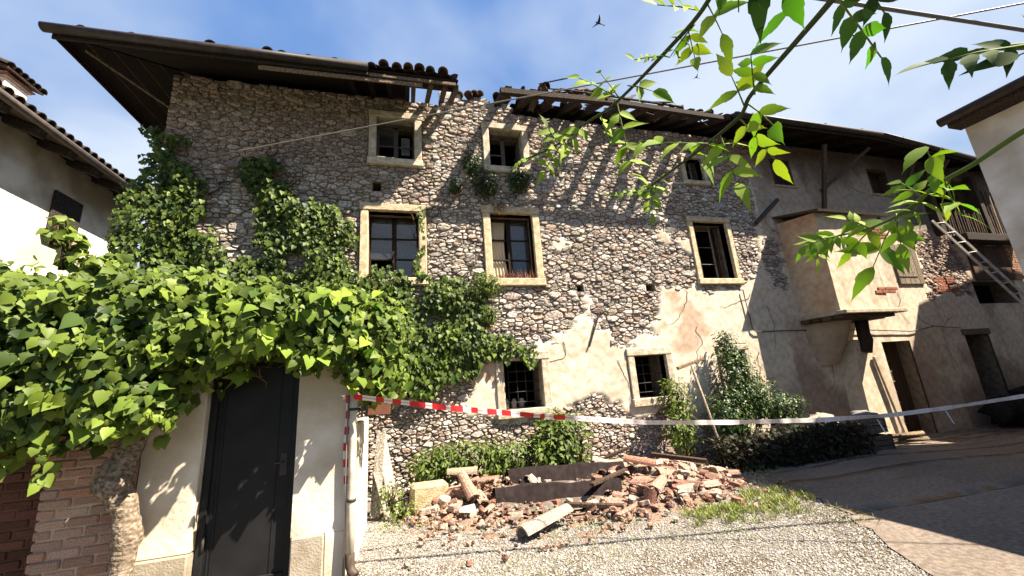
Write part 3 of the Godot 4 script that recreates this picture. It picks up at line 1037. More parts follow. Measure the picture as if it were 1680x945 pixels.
func build_latrine(house: Node3D) -> void:
	var b := node("jettied_closet", house, Vector3(8.92, 2.62, 0))
	var X := 1.5
	var Z := 0.95
	var H := 2.25
	var pc := Color(0.52, 0.44, 0.335)
	var mk := func(called: String, rows: int, cols: int, f: Callable, tint: Callable) -> void:
		var st := begin(true)
		for j in rows:
			for i in cols:
				var u0 := float(i) / cols
				var u1 := float(i + 1) / cols
				var v0 := float(j) / rows
				var v1 := float(j + 1) / rows
				var c: Color = tint.call(u0, v0)
				quad(st, f.call(u0, v0), f.call(u1, v0), f.call(u1, v1), f.call(u0, v1), c)
		st.index()
		part(called, st, mats.plaster, b)
	var rg := func(a: float, c: float) -> float: return nf.get_noise_2d(a * 130, c * 130) * 0.005 + nz.get_noise_2d(a * 30, c * 30) * 0.01
	# front with a square window hole in it: four strips
	var wx0 := 0.62
	var wx1 := 0.98
	var wy0 := 1.28
	var wy1 := 1.72
	for s in [[0.0, X, 0.0, wy0], [0.0, wx0, wy0, wy1], [wx1, X, wy0, wy1], [0.0, X, wy1, H]]:
		var ff := func(u: float, v: float) -> Vector3:
			var x: float = lerpf(s[0], s[1], u)
			var y: float = lerpf(s[2], s[3], v)
			return Vector3(x, y, Z + rg.call(x, y))
		var tt := func(u: float, v: float) -> Color:
			var x: float = lerpf(s[0], s[1], u)
			var y: float = lerpf(s[2], s[3], v)
			return pc.lerp(Color(0.57, 0.5, 0.4), clampf(0.5 + nz.get_noise_2d(x * 40, y * 40), 0, 1)).lerp(Color(0.3, 0.24, 0.19), smoothstep(0.05, 0.4, nz.get_noise_2d(x * 110, y * 10)) * 0.45)
		mk.call("front_wall", 30, 30, ff, tt)
	mk.call("side_wall", 24, 12, func(u: float, v: float) -> Vector3: return Vector3(rg.call(u, v * 2 + 9), v * (H + 0.12 * (1 - u)), u * Z), func(u: float, v: float) -> Color: return Color(0.48, 0.38, 0.28).lerp(Color(0.42, 0.27, 0.18), clampf(nz.get_noise_2d(u * 40, v * 60) * 1.6 + v * 0.5 - 0.1, 0, 0.8)))
	mk.call("side_wall", 24, 12, func(u: float, v: float) -> Vector3: return Vector3(X + rg.call(u, v * 2 + 19), v * (H + 0.12 * u), (1 - u) * Z), func(_u: float, _v: float) -> Color: return pc)
	var fr := node("window", b, Vector3(wx0, wy0, Z))
	for s in [[0.0, 0.36, -0.0, 0.05], [0.0, 0.36, 0.39, 0.44], [0.0, 0.045, 0.051, 0.389], [0.315, 0.36, 0.051, 0.389]]:
		var st := begin()
		bx(st, Vector3(s[0], s[2], -0.1), Vector3(s[1], s[3], 0.03), Color(0.55, 0.5, 0.43), 0.006)
		part("frame", st, mats.paint, fr)
	# roof slab, sloping down from the wall, thin and ragged
	var st := begin()
	slab(st, [Vector3(-0.12, 2.26, 1.14), Vector3(2.2, 2.26, 1.08), Vector3(2.1, 2.56, 0.0), Vector3(-0.1, 2.56, 0.0)], Vector3(0, 0.95, 0.28).normalized(), 0.05, Color(0.12, 0.095, 0.075))
	part("roof_slab", st, mats.wood, b)
	st = begin()
	beam(st, Vector3(1.75, 1.95, 0.95), Vector3(2.0, 2.2, 0.98), 0.05, 0.06, Color(0.1, 0.08, 0.06))
	part("roof_bracket", st, mats.wood, b)
	# floor slab of boards
	st = begin()
	bx(st, Vector3(-0.06, -0.09, 0.0), Vector3(X + 0.3, 0.0, Z + 0.14), Color(0.40, 0.33, 0.25), 0.015)
	part("floor_slab", st, mats.plaster, b)
	for i in 4:
		st = begin()
		bx(st, Vector3(-0.1, -0.17 - rr(0, 0.02), 0.1 + i * 0.24), Vector3(X + 0.05 + rr(-0.1, 0.1), -0.092, 0.3 + i * 0.24), Color(0.1, 0.07, 0.05) * rr(0.8, 1.4), 0.008)
		part("floor_board", st, mats.wood, b)
	# bulging plaster corbel under it, and the shaft that runs down to the ground
	st = begin(true)
	var rows := 14
	for j in rows:
		for i in 16:
			var f2 := func(ii: float, jj: float) -> Vector3:
				var v := jj / rows
				var a := PI * ii / 16.0
				var r := lerpf(0.48, 0.3, v * v)
				return Vector3(0.5 - cos(a) * r * 1.0, -0.17 - v * 0.95, sin(a) * r * (1.45 - 0.9 * v) + 0.02)
			var col := Color(0.36, 0.30, 0.235).lerp(Color(0.24, 0.18, 0.13), clampf(nz.get_noise_2d(i * 8.0, j * 8.0) + 0.4, 0, 1) * 0.5)
			quad(st, f2.call(i, j + 1), f2.call(i + 1, j + 1), f2.call(i + 1, j), f2.call(i, j), col)
	st.index()
	part("corbel", st, mats.plaster, b)
	st = begin()
	var sx0 := 0.78
	var sh := [Vector2(sx0 - 0.02, -2.95), Vector2(1.52, -2.95), Vector2(1.42, -1.2), Vector2(1.22, -0.62), Vector2(0.98, -0.6), Vector2(sx0 + 0.06, -1.1)]
	prism(st, sh, 0.0, 0.42, Transform3D(), Color(0.54, 0.46, 0.35))
	part("shaft", st, mats.plaster, b)
	st = begin(true)
	tube(st, [Vector3(1.2, -0.16, 0.5), Vector3(1.16, -0.45, 0.5), Vector3(1.2, -0.62, 0.48), Vector3(1.14, -0.9, 0.46)], [0.13, 0.12, 0.135, 0.11], 9, Color(0.07, 0.05, 0.04))
	part("waste_pipe", st, mats.wood, b)
	st = begin()
	beam(st, Vector3(1.34, -1.0, 0.47), Vector3(1.62, -2.9, 0.49), 0.1, 0.05, Color(0.42, 0.34, 0.25), 0.008)
	part("plaster_rib", st, mats.plaster, b)

# ---------------------------------------------------------------- the roof
func coppo() -> ArrayMesh:   # half-round clay tile: length along -z (uphill), mouth at the origin
	var st := begin()
	var n := 7
	for k in n:
		var a0 := PI * k / n
		var a1 := PI * (k + 1) / n
		var f := func(a: float, r: float, z: float) -> Vector3: return Vector3(cos(a) * r, sin(a) * r, z)
		quad(st, f.call(a0, 0.088, 0), f.call(a0, 0.068, -0.44), f.call(a1, 0.068, -0.44), f.call(a1, 0.088, 0))
		quad(st, f.call(a0, 0.072, 0), f.call(a1, 0.072, 0), f.call(a1, 0.054, -0.44), f.call(a0, 0.054, -0.44))
		quad(st, f.call(a0, 0.072, 0), f.call(a0, 0.088, 0), f.call(a1, 0.088, 0), f.call(a1, 0.072, 0))
		quad(st, f.call(a0, 0.068, -0.44), f.call(a0, 0.054, -0.44), f.call(a1, 0.054, -0.44), f.call(a1, 0.068, -0.44))
	return done(st)

const RIGHT_EAVE := [Vector3(7.25, 7.18, 0.95), Vector3(11.8, 7.13, 1.0), Vector3(16.5, 7.05, 0.64), Vector3(18.5, 7.02, 0.5)]

func left_eave(x: float) -> float: return 7.0 + (x + 4.85) * 0.02

func right_eave(x: float) -> Vector3:
	for i in 3:
		if x <= RIGHT_EAVE[i + 1].x or i == 2:
			return RIGHT_EAVE[i].lerp(RIGHT_EAVE[i + 1], (x - RIGHT_EAVE[i].x) / (RIGHT_EAVE[i + 1].x - RIGHT_EAVE[i].x))
	return RIGHT_EAVE[3]

func field(roof: Node3D, x0: float, x1: float, f: Callable) -> void:   # corrugated run of tiles; f(x, t) gives the surface from eave (t 0) to ridge (t 1)
	var st := begin(true)
	var nx := int((x1 - x0) / 0.048)
	for j in 9:
		for i in nx:
			var g := func(ii: int, jj: int) -> Vector3:
				var x := lerpf(x0, x1, float(ii) / nx)
				var v: Vector3 = f.call(x, jj / 9.0)
				return v + Vector3(0, 0.03 + 0.05 * absf(sin(PI * x / 0.2)) + nz.get_noise_2d(x * 30, jj * 9.0) * 0.03, 0)
			var c := Color(0.2, 0.13, 0.095) * (1.0 + nf.get_noise_2d(i * 9.0, j * 40.0) * 0.5)
			quad(st, g.call(i, j), g.call(i + 1, j), g.call(i + 1, j + 1), g.call(i, j + 1), c)
	st.index()
	part("tile_field", st, mats.tile, roof).set_meta("kind", "stuff")

func build_roof(house: Node3D) -> void:
	var roof := node("roof", house)
	var tile := coppo()
	var tile_mats := []
	for c in [Color(0.17, 0.095, 0.065), Color(0.22, 0.14, 0.1), Color(0.12, 0.09, 0.075), Color(0.14, 0.115, 0.09)]:
		var m: StandardMaterial3D = mats.tile.duplicate()
		m.albedo_color = c.linear_to_srgb()
		tile_mats.append(m)
	var put_tile := func(p: Vector3, tilt := 0.4, yaw := 0.0, roll := 0.0) -> void:
		part("roof_tile", tile, pick(tile_mats), roof, Transform3D(Basis.from_euler(Vector3(tilt, yaw, roll)).scaled(Vector3.ONE * rr(0.95, 1.08)), p))
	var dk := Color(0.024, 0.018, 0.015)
	var sl := 0.45
	# --- left part, hipped at its far left end
	var hip := func(x: float, t: float) -> Vector3:
		var d := minf(4.0 * t, maxf(0.0, x + 4.85))
		return Vector3(x, left_eave(x) + sl * d, 1.02 - d)
	var left_side := func(x: float, t: float) -> Vector3: return hip.call(x, t) + Vector3(0, 0.02, 0)
	field(roof, -4.9, 0.0, left_side)
	field(roof, 0.0, 0.95, func(x: float, t: float) -> Vector3: return left_side.call(x, t * 0.13))
	var st := begin()
	slab(st, [Vector3(-4.88, 7.0, -7.0), Vector3(-4.88, 7.0, 1.0), Vector3(-0.85, 8.81, -3.0), Vector3(-0.85, 8.81, -3.01)], Vector3(-0.4, 0.9, 0), 0.05, Color(0.2, 0.13, 0.1))
	slab(st, [Vector3(18.4, 7.2, -7.3), Vector3(-4.88, 7.0, -7.3), Vector3(-0.85, 8.8, -3.05), Vector3(18.4, 8.8, -3.05)], Vector3(0, 0.9, -0.4), 0.05, Color(0.2, 0.13, 0.1))
	part("back_slope", st, mats.tile, roof)
	for i in 7:   # soffit boards, left front
		var z := 1.0 - i * 0.2
		st = begin()
		var gap := 0.95 if i < 3 else 0.0
		var x0 := -4.86 + maxf(0.0, i * 0.2 - 0.02)
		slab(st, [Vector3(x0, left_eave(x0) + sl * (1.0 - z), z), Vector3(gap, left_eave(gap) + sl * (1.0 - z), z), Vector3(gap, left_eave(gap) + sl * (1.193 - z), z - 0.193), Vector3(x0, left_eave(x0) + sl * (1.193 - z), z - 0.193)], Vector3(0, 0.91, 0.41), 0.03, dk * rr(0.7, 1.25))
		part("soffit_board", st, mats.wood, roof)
	for i in 5:   # soffit boards, left end
		var x := -4.86 + i * 0.2
		st = begin()
		var z1 := 1.0 - i * 0.2
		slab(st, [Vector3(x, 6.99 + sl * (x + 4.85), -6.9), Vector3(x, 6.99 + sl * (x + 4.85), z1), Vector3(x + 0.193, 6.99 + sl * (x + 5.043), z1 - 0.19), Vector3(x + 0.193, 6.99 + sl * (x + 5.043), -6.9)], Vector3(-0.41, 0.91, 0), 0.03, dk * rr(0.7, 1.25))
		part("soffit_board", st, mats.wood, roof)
	for i in 4:
		var x := -0.95 + i * 0.33
		st = begin()
		beam(st, Vector3(x, left_eave(x) - 0.1 + sl * 1.3, -0.3), Vector3(x, left_eave(x) - 0.1 + sl * 0.1, 0.9), 0.09, 0.11, dk * rr(0.8, 1.3))
		part("rafter", st, mats.wood, roof)
	for x in [0.16, 0.45, 0.74, 0.93]:   # laid bare where the boards are gone
		st = begin()
		beam(st, Vector3(x, left_eave(x) - 0.09 + sl * 1.3, -0.3), Vector3(x + rr(-0.02, 0.02), left_eave(x) - 0.09 + sl * rr(0.05, 0.15), 0.88), 0.085, 0.1, Color(0.13, 0.095, 0.07))
		part("rafter", st, mats.wood, roof)
	st = begin(true)
	tube(st, [Vector3(-4.98, 6.99, 1.07), Vector3(-3.0, 7.02, 1.07), Vector3(-0.62, 7.065, 1.07)], 0.07, 10, Color(0.05, 0.043, 0.04))
	part("gutter", st, mats.paint, roof)
	st = begin()
	beam(st, Vector3(-4.9, 6.95, 1.005), Vector3(-0.62, 7.035, 1.005), 0.03, 0.17, Color(0.05, 0.04, 0.033))
	part("fascia", st, mats.wood, roof)
	st = begin()
	beam(st, Vector3(-4.87, 6.95, 0.98), Vector3(-4.87, 6.95, -7.0), 0.03, 0.13, Color(0.05, 0.04, 0.033))
	part("fascia", st, mats.wood, roof)
	st = begin()
	beam(st, Vector3(-2.3, 6.865, 0.965), Vector3(0.3, 6.93, 0.955), 0.03, 0.075, Color(0.33, 0.25, 0.17))
	part("fascia_board", st, mats.wood, roof)
	st = begin()
	beam(st, Vector3(-0.6, 6.99, 0.985), Vector3(0.9, 7.03, 0.97), 0.03, 0.06, Color(0.28, 0.21, 0.15))
	part("fascia_board", st, mats.wood, roof)
	st = begin()   # timbers under the left eave, in a lighter brown
	beam(st, Vector3(-4.6, 6.86, 0.86), Vector3(-3.9, 6.6, 0.05), 0.03, 0.03, Color(0.22, 0.17, 0.12))
	part("iron_stay", st, mats.wood, roof)
	for i in 28:
		var x := -4.75 + i * 0.2
		if x < -0.6 and not i in [1, 4, 9, 13, 14, 16, 18]: continue
		var sag := 0.0 if x < -0.5 else 0.045
		put_tile.call(Vector3(x + rr(-0.015, 0.015), left_eave(x) + sag + rr(-0.01, 0.015), 1.07 + rr(-0.02, 0.03)), 0.42, rr(-0.05, 0.05), rr(-0.06, 0.06))
	# --- fallen middle
	for i in 11:
		var x := 1.95 + i * 0.52
		st = begin()
		var ze := rr(0.9, 0.98)
		var yy := 7.6 - 0.06 + rr(-0.02, 0.03)
		beam(st, Vector3(x + rr(-0.03, 0.03), yy + 0.45 * 1.6, -1.6), Vector3(x + rr(-0.04, 0.04), yy - 0.42 * ze, ze), 0.13, 0.12, Color(0.07, 0.05, 0.038) * rr(0.7, 1.3))
		part("rafter", st, mats.wood, roof)
	st = begin()
	beam(st, Vector3(1.74, 7.0, 0.98), Vector3(4.15, 7.1, 0.98), 0.1, 0.12, Color(0.07, 0.05, 0.038))
	part("purlin", st, mats.wood, roof)
	st = begin()
	beam(st, Vector3(4.17, 7.1, 0.98), Vector3(6.9, 7.06, 0.98), 0.09, 0.11, Color(0.06, 0.045, 0.035))
	part("purlin", st, mats.wood, roof)
	for x in [2.2, 2.55, 2.85, 3.2, 3.6, 5.4]:
		st = begin()
		beam(st, Vector3(x, 7.1 + (x - 2.0) * 0.03, 1.04), Vector3(x + rr(-0.03, 0.03), 7.2 + (x - 2.0) * 0.03, 0.82), 0.06, 0.06, Color(0.07, 0.05, 0.04))
		part("batten_end", st, mats.wood, roof)
	for b in [[3.0, 7.27, 0.95, 4.5, 7.3, 0.92], [4.4, 7.29, 0.92, 5.9, 7.22, 0.98], [6.1, 7.12, 0.95, 6.6, 7.32, 0.8]]:
		st = begin()
		beam(st, Vector3(b[0], b[1], b[2]), Vector3(b[3], b[4], b[5]), 0.045, 0.035, Color(0.09, 0.07, 0.055))
		part("batten", st, mats.wood, roof)
	for i in 9:
		var z := 0.72 - i * 0.19
		if i < 2: continue
		var x0: float = (4.4 if i < 3 else 2.3) + rr(-0.2, 0.3)
		var x1 := 7.28 - rr(0, 0.2)
		st = begin()
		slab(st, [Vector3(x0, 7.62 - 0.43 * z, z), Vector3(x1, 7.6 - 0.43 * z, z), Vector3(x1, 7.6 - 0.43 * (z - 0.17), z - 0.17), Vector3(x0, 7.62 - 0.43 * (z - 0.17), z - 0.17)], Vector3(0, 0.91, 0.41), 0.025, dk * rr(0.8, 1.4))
		part("soffit_board", st, mats.wood, roof)
	field(roof, 2.0, 7.3, func(x: float, t: float) -> Vector3: return Vector3(x, 7.63 + 0.45 * (0.9 + t * 2.1), -0.9 - 2.1 * t))
	for i in 18:
		var x := rr(4.6, 7.2)
		put_tile.call(Vector3(x, 7.69 - 0.43 * 0.2 + rr(-0.02, 0.04), rr(0.15, 0.35)), rr(0.2, 0.6), rr(-0.5, 0.5), rr(-0.4, 0.4))
	for i in 16:
		var x := rr(1.9, 7.1)
		st = begin()
		var p := Vector3(x, 7.3 + rr(-0.1, 0.12), rr(0.35, 0.95))
		beam(st, p, p + Vector3(rr(-0.7, 0.7), rr(-0.12, 0.22), rr(-0.3, 0.25)), rr(0.025, 0.05), 0.025, Color(0.08, 0.06, 0.045))
		part("broken_lath", st, mats.wood, roof)
	for i in 12:
		put_tile.call(Vector3(rr(2.2, 7.0), 7.24 + rr(-0.02, 0.06), rr(0.75, 0.95)), rr(-0.2, 0.7), rr(-1.5, 1.5), rr(-0.7, 0.7))
	for q in [[1.1, 7.56, 0.03], [1.42, 7.6, 0.06], [1.55, 7.62, 0.05], [1.9, 7.6, 0.08], [2.15, 7.55, 0.1], [2.4, 7.5, 0.2], [2.75, 7.48, 0.2], [3.1, 7.46, 0.15], [3.4, 7.5, 0.2], [3.75, 7.46, 0.25], [4.05, 7.5, 0.2], [1.28, 7.57, 0.05]]:
		put_tile.call(Vector3(q[0], q[1] + 0.03, q[2] + 0.05), rr(0.1, 0.4), rr(-0.5, 0.5), rr(-0.3, 0.3))
	# --- right part
	var rt := func(x: float, t: float) -> Vector3:
		var e := right_eave(x)
		return e.lerp(Vector3(x, 8.85, -3.0), t)
	field(roof, 7.25, 18.5, rt)
	for i in 6:
		for s in [[7.27, 11.8], [11.8, 16.5], [16.5, 18.45]]:
			st = begin()
			var a: Vector3 = rt.call(s[0], i * 0.055)
			var b: Vector3 = rt.call(s[1], i * 0.055)
			var c: Vector3 = rt.call(s[1], i * 0.055 + 0.053)
			var d: Vector3 = rt.call(s[0], i * 0.055 + 0.053)
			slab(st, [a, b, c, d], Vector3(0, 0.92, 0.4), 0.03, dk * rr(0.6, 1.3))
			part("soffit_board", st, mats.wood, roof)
	for i in 11:
		var x := 7.4 + i * 1.0
		st = begin()
		beam(st, rt.call(x, 0.33) + Vector3(0, -0.1, 0), rt.call(x, 0.01) + Vector3(0, -0.1, 0), 0.09, 0.12, dk * rr(0.8, 1.4))
		part("rafter", st, mats.wood, roof)
	for i in 3:
		st = begin()
		beam(st, RIGHT_EAVE[i] + Vector3(0, -0.03, 0.01), RIGHT_EAVE[i + 1] + Vector3(0, -0.03, 0.01), 0.03, 0.16, Color(0.05, 0.04, 0.034))
		part("fascia", st, mats.wood, roof)
		st = begin(true)
		tube(st, [RIGHT_EAVE[i] + Vector3(0, 0.0, 0.08), RIGHT_EAVE[i + 1] + Vector3(0, 0.0, 0.08)], 0.065, 10, Color(0.05, 0.043, 0.04))
		part("gutter", st, mats.paint, roof)
	for i in 56:
		if i > 2 and not i in [7, 12, 13, 19, 27, 28, 36]: continue
		var x := 7.35 + i * 0.2
		var e := right_eave(x)
		put_tile.call(e + Vector3(0, 0.01 + rr(-0.01, 0.012), 0.06), 0.4, rr(-0.05, 0.05), 0.0)

# ---------------------------------------------------------------- neighbours
func build_left_house() -> void:
	var h := thing("white_house", "cream rendered house at the far left with deep dark eaves and a chimney", "house")
	var st := begin()
	bx(st, Vector3(-15, -0.3, -4.3), Vector3(-6.75, 6.7, 4.0), Color(0.84, 0.82, 0.75))
	part("wall", st, mats.white, h)
	var roof := node("roof", h)
	st = begin()
	slab(st, [Vector3(-6.12, 6.62, 4.6), Vector3(-6.12, 6.62, -4.5), Vector3(-11.0, 8.6, -4.5), Vector3(-11.0, 8.6, 4.6)], Vector3(0.37, 0.93, 0), 0.07, Color(0.16, 0.12, 0.1))
	slab(st, [Vector3(-15.9, 6.62, -4.5), Vector3(-15.9, 6.62, 4.6), Vector3(-11.0, 8.6, 4.6), Vector3(-11.0, 8.6, -4.5)], Vector3(-0.37, 0.93, 0), 0.07, Color(0.16, 0.12, 0.1))
	prism(st, [Vector2(-15, 6.7), Vector2(-7.0, 6.7), Vector2(-11, 8.45)], -4.29, 3.9, Transform3D(), Color(0.84, 0.82, 0.75))
	part("roof_deck", st, mats.tile, roof)
	var tile := coppo()
	var m: StandardMaterial3D = mats.tile.duplicate()
	m.albedo_color = lin(0.06, 0.048, 0.042)
	for i in 48:
		part("roof_tile", tile, m, roof, Transform3D(Basis(Vector3.UP, PI / 2) * Basis(Vector3.RIGHT, 0.38), Vector3(-6.07, 6.63, -4.4 + i * 0.2)))
	st = begin(true)
	for i in 200:
		for j in 6:
			var g := func(ii: int, jj: int) -> Vector3:
				var z := -4.5 + ii * 0.0455
				var t := jj / 6.0
				return Vector3(lerpf(-6.2, -11, t), lerpf(6.72, 8.64, t) + 0.05 * absf(sin(PI * z / 0.2)), z)
			quad(st, g.call(i + 1, j), g.call(i, j), g.call(i, j + 1), g.call(i + 1, j + 1), Color(0.2, 0.13, 0.1))
	st.index()
	part("tile_field", st, mats.tile, roof).set_meta("kind", "stuff")
	for i in 13:
		st = begin()
		var z := 3.9 - i * 0.68
		beam(st, Vector3(-6.85, 6.75, z), Vector3(-6.2, 6.46, z), 0.13, 0.15, Color(0.1, 0.085, 0.075))
		part("rafter_tail", st, mats.wood, roof)
	st = begin(true)
	tube(st, [Vector3(-6.12, 6.575, 4.5), Vector3(-6.12, 6.565, -4.45)], 0.07, 10, Color(0.14, 0.12, 0.11))
	part("gutter", st, mats.paint, roof)
	st = begin(true)
	tube(st, [Vector3(-6.1, 6.45, -4.35), Vector3(-6.5, 6.15, -4.3), Vector3(-6.68, 5.9, -4.25), Vector3(-6.68, 0.0, -4.25)], 0.05, 9, Color(0.25, 0.22, 0.2))
	part("drainpipe", st, mats.paint, h)
	# shuttered window
	st = begin()
	bx(st, Vector3(-6.75, 5.08, -2.72), Vector3(-6.7, 5.98, -2.03), Color(0.075, 0.065, 0.06), 0.01)
	part("shutter", st, mats.wood, h)
	st = begin()
	bx(st, Vector3(-6.75, 4.99, -2.82), Vector3(-6.63, 5.07, -1.95), Color(0.4, 0.33, 0.26), 0.01)
	part("window_sill", st, mats.frame, h)
	# chimney
	st = begin()
	bx(st, Vector3(-0.3, 0, -0.35), Vector3(0.3, 1.22, 0.3), Color(0.8, 0.77, 0.72), 0.01)
	bx(st, Vector3(-0.35, 1.221, -0.4), Vector3(0.35, 1.27, 0.35), Color(0.5, 0.4, 0.34), 0.01)
	bx(st, Vector3(-0.39, 1.271, -0.44), Vector3(0.39, 1.31, 0.39), Color(0.2, 0.13, 0.1), 0.01)
	for s in [-0.3, 0.22]:
		bx(st, Vector3(-0.3, 1.311, s), Vector3(0.3, 1.42, s + 0.08), Color(0.6, 0.52, 0.45), 0.01)
	slab(st, [Vector3(0.48, 1.4, 0.5), Vector3(0.48, 1.4, -0.55), Vector3(0.0, 1.62, -0.55), Vector3(0.0, 1.62, 0.5)], Vector3(0.4, 0.9, 0), 0.05, Color(0.1, 0.07, 0.06))
	slab(st, [Vector3(-0.48, 1.4, -0.55), Vector3(-0.48, 1.4, 0.5), Vector3(0.0, 1.62, 0.5), Vector3(0.0, 1.62, -0.55)], Vector3(-0.4, 0.9, 0), 0.05, Color(0.1, 0.07, 0.06))
	part("chimney", st, mats.frame, roof, Transform3D(Basis().scaled(Vector3(0.72, 0.72, 0.72)), Vector3(-7.6, 7.1, -1.62)))
	for i in 6:
		part("roof_tile", tile, m, roof, Transform3D(Basis(Vector3.UP, PI / 2) * Basis(Vector3.RIGHT, 0.43), Vector3(-7.25, 8.13, -1.98 + i * 0.14)))

func build_right_house() -> void:
	var h := thing("white_house", "white rendered house cropped by the right edge with a dark boxed eave", "house")
	var st := begin()
	bx(st, Vector3(8.5, -0.6, 3.73), Vector3(16.0, 5.12, 14.0), Color(0.82, 0.79, 0.74))
	prism(st, [Vector2(8.5, 5.11), Vector2(16.0, 5.11), Vector2(12.25, 6.6)], 3.735, 13.9, Transform3D(), Color(0.72, 0.69, 0.63))
	part("wall", st, mats.white, h)
	var roof := node("roof", h)
	st = begin()
	slab(st, [Vector3(8.15, 5.15, 3.66), Vector3(8.15, 5.15, 14.3), Vector3(12.25, 6.82, 14.3), Vector3(12.25, 6.82, 3.6)].duplicate(), Vector3(-0.35, 0.93, 0), 0.06, Color(0.14, 0.1, 0.085))
	slab(st, [Vector3(16.5, 5.15, 14.3), Vector3(16.5, 5.15, 3.6), Vector3(12.25, 6.82, 3.6), Vector3(12.25, 6.82, 14.3)], Vector3(0.35, 0.93, 0), 0.06, Color(0.14, 0.1, 0.085))
	part("roof_deck", st, mats.tile, roof)
	st = begin()
	bx(st, Vector3(8.2, 4.98, 3.68), Vector3(8.498, 5.09, 14.2), Color(0.1, 0.075, 0.065), 0.01)
	part("boxed_eave", st, mats.wood, roof)
	st = begin(true)
	tube(st, [Vector3(8.13, 5.1, 3.64), Vector3(8.13, 5.12, 14.3)], 0.07, 10, Color(0.06, 0.05, 0.045))
	part("gutter", st, mats.paint, roof)
	var far := thing("tall_house", "tall plain house beyond the white one on the right", "house")
	st = begin()
	bx(st, Vector3(18.2, -0.5, 3.4), Vector3(25, 10.4, 9.0), Color(0.5, 0.46, 0.4))
	part("wall", st, mats.white, far)
	st = begin()
	prism(st, [Vector2(18.0, 10.38), Vector2(25.2, 10.38), Vector2(21.6, 11.4)], 3.3, 9.1, Transform3D(), Color(0.18, 0.12, 0.1))
	part("roof", st, mats.tile, far)

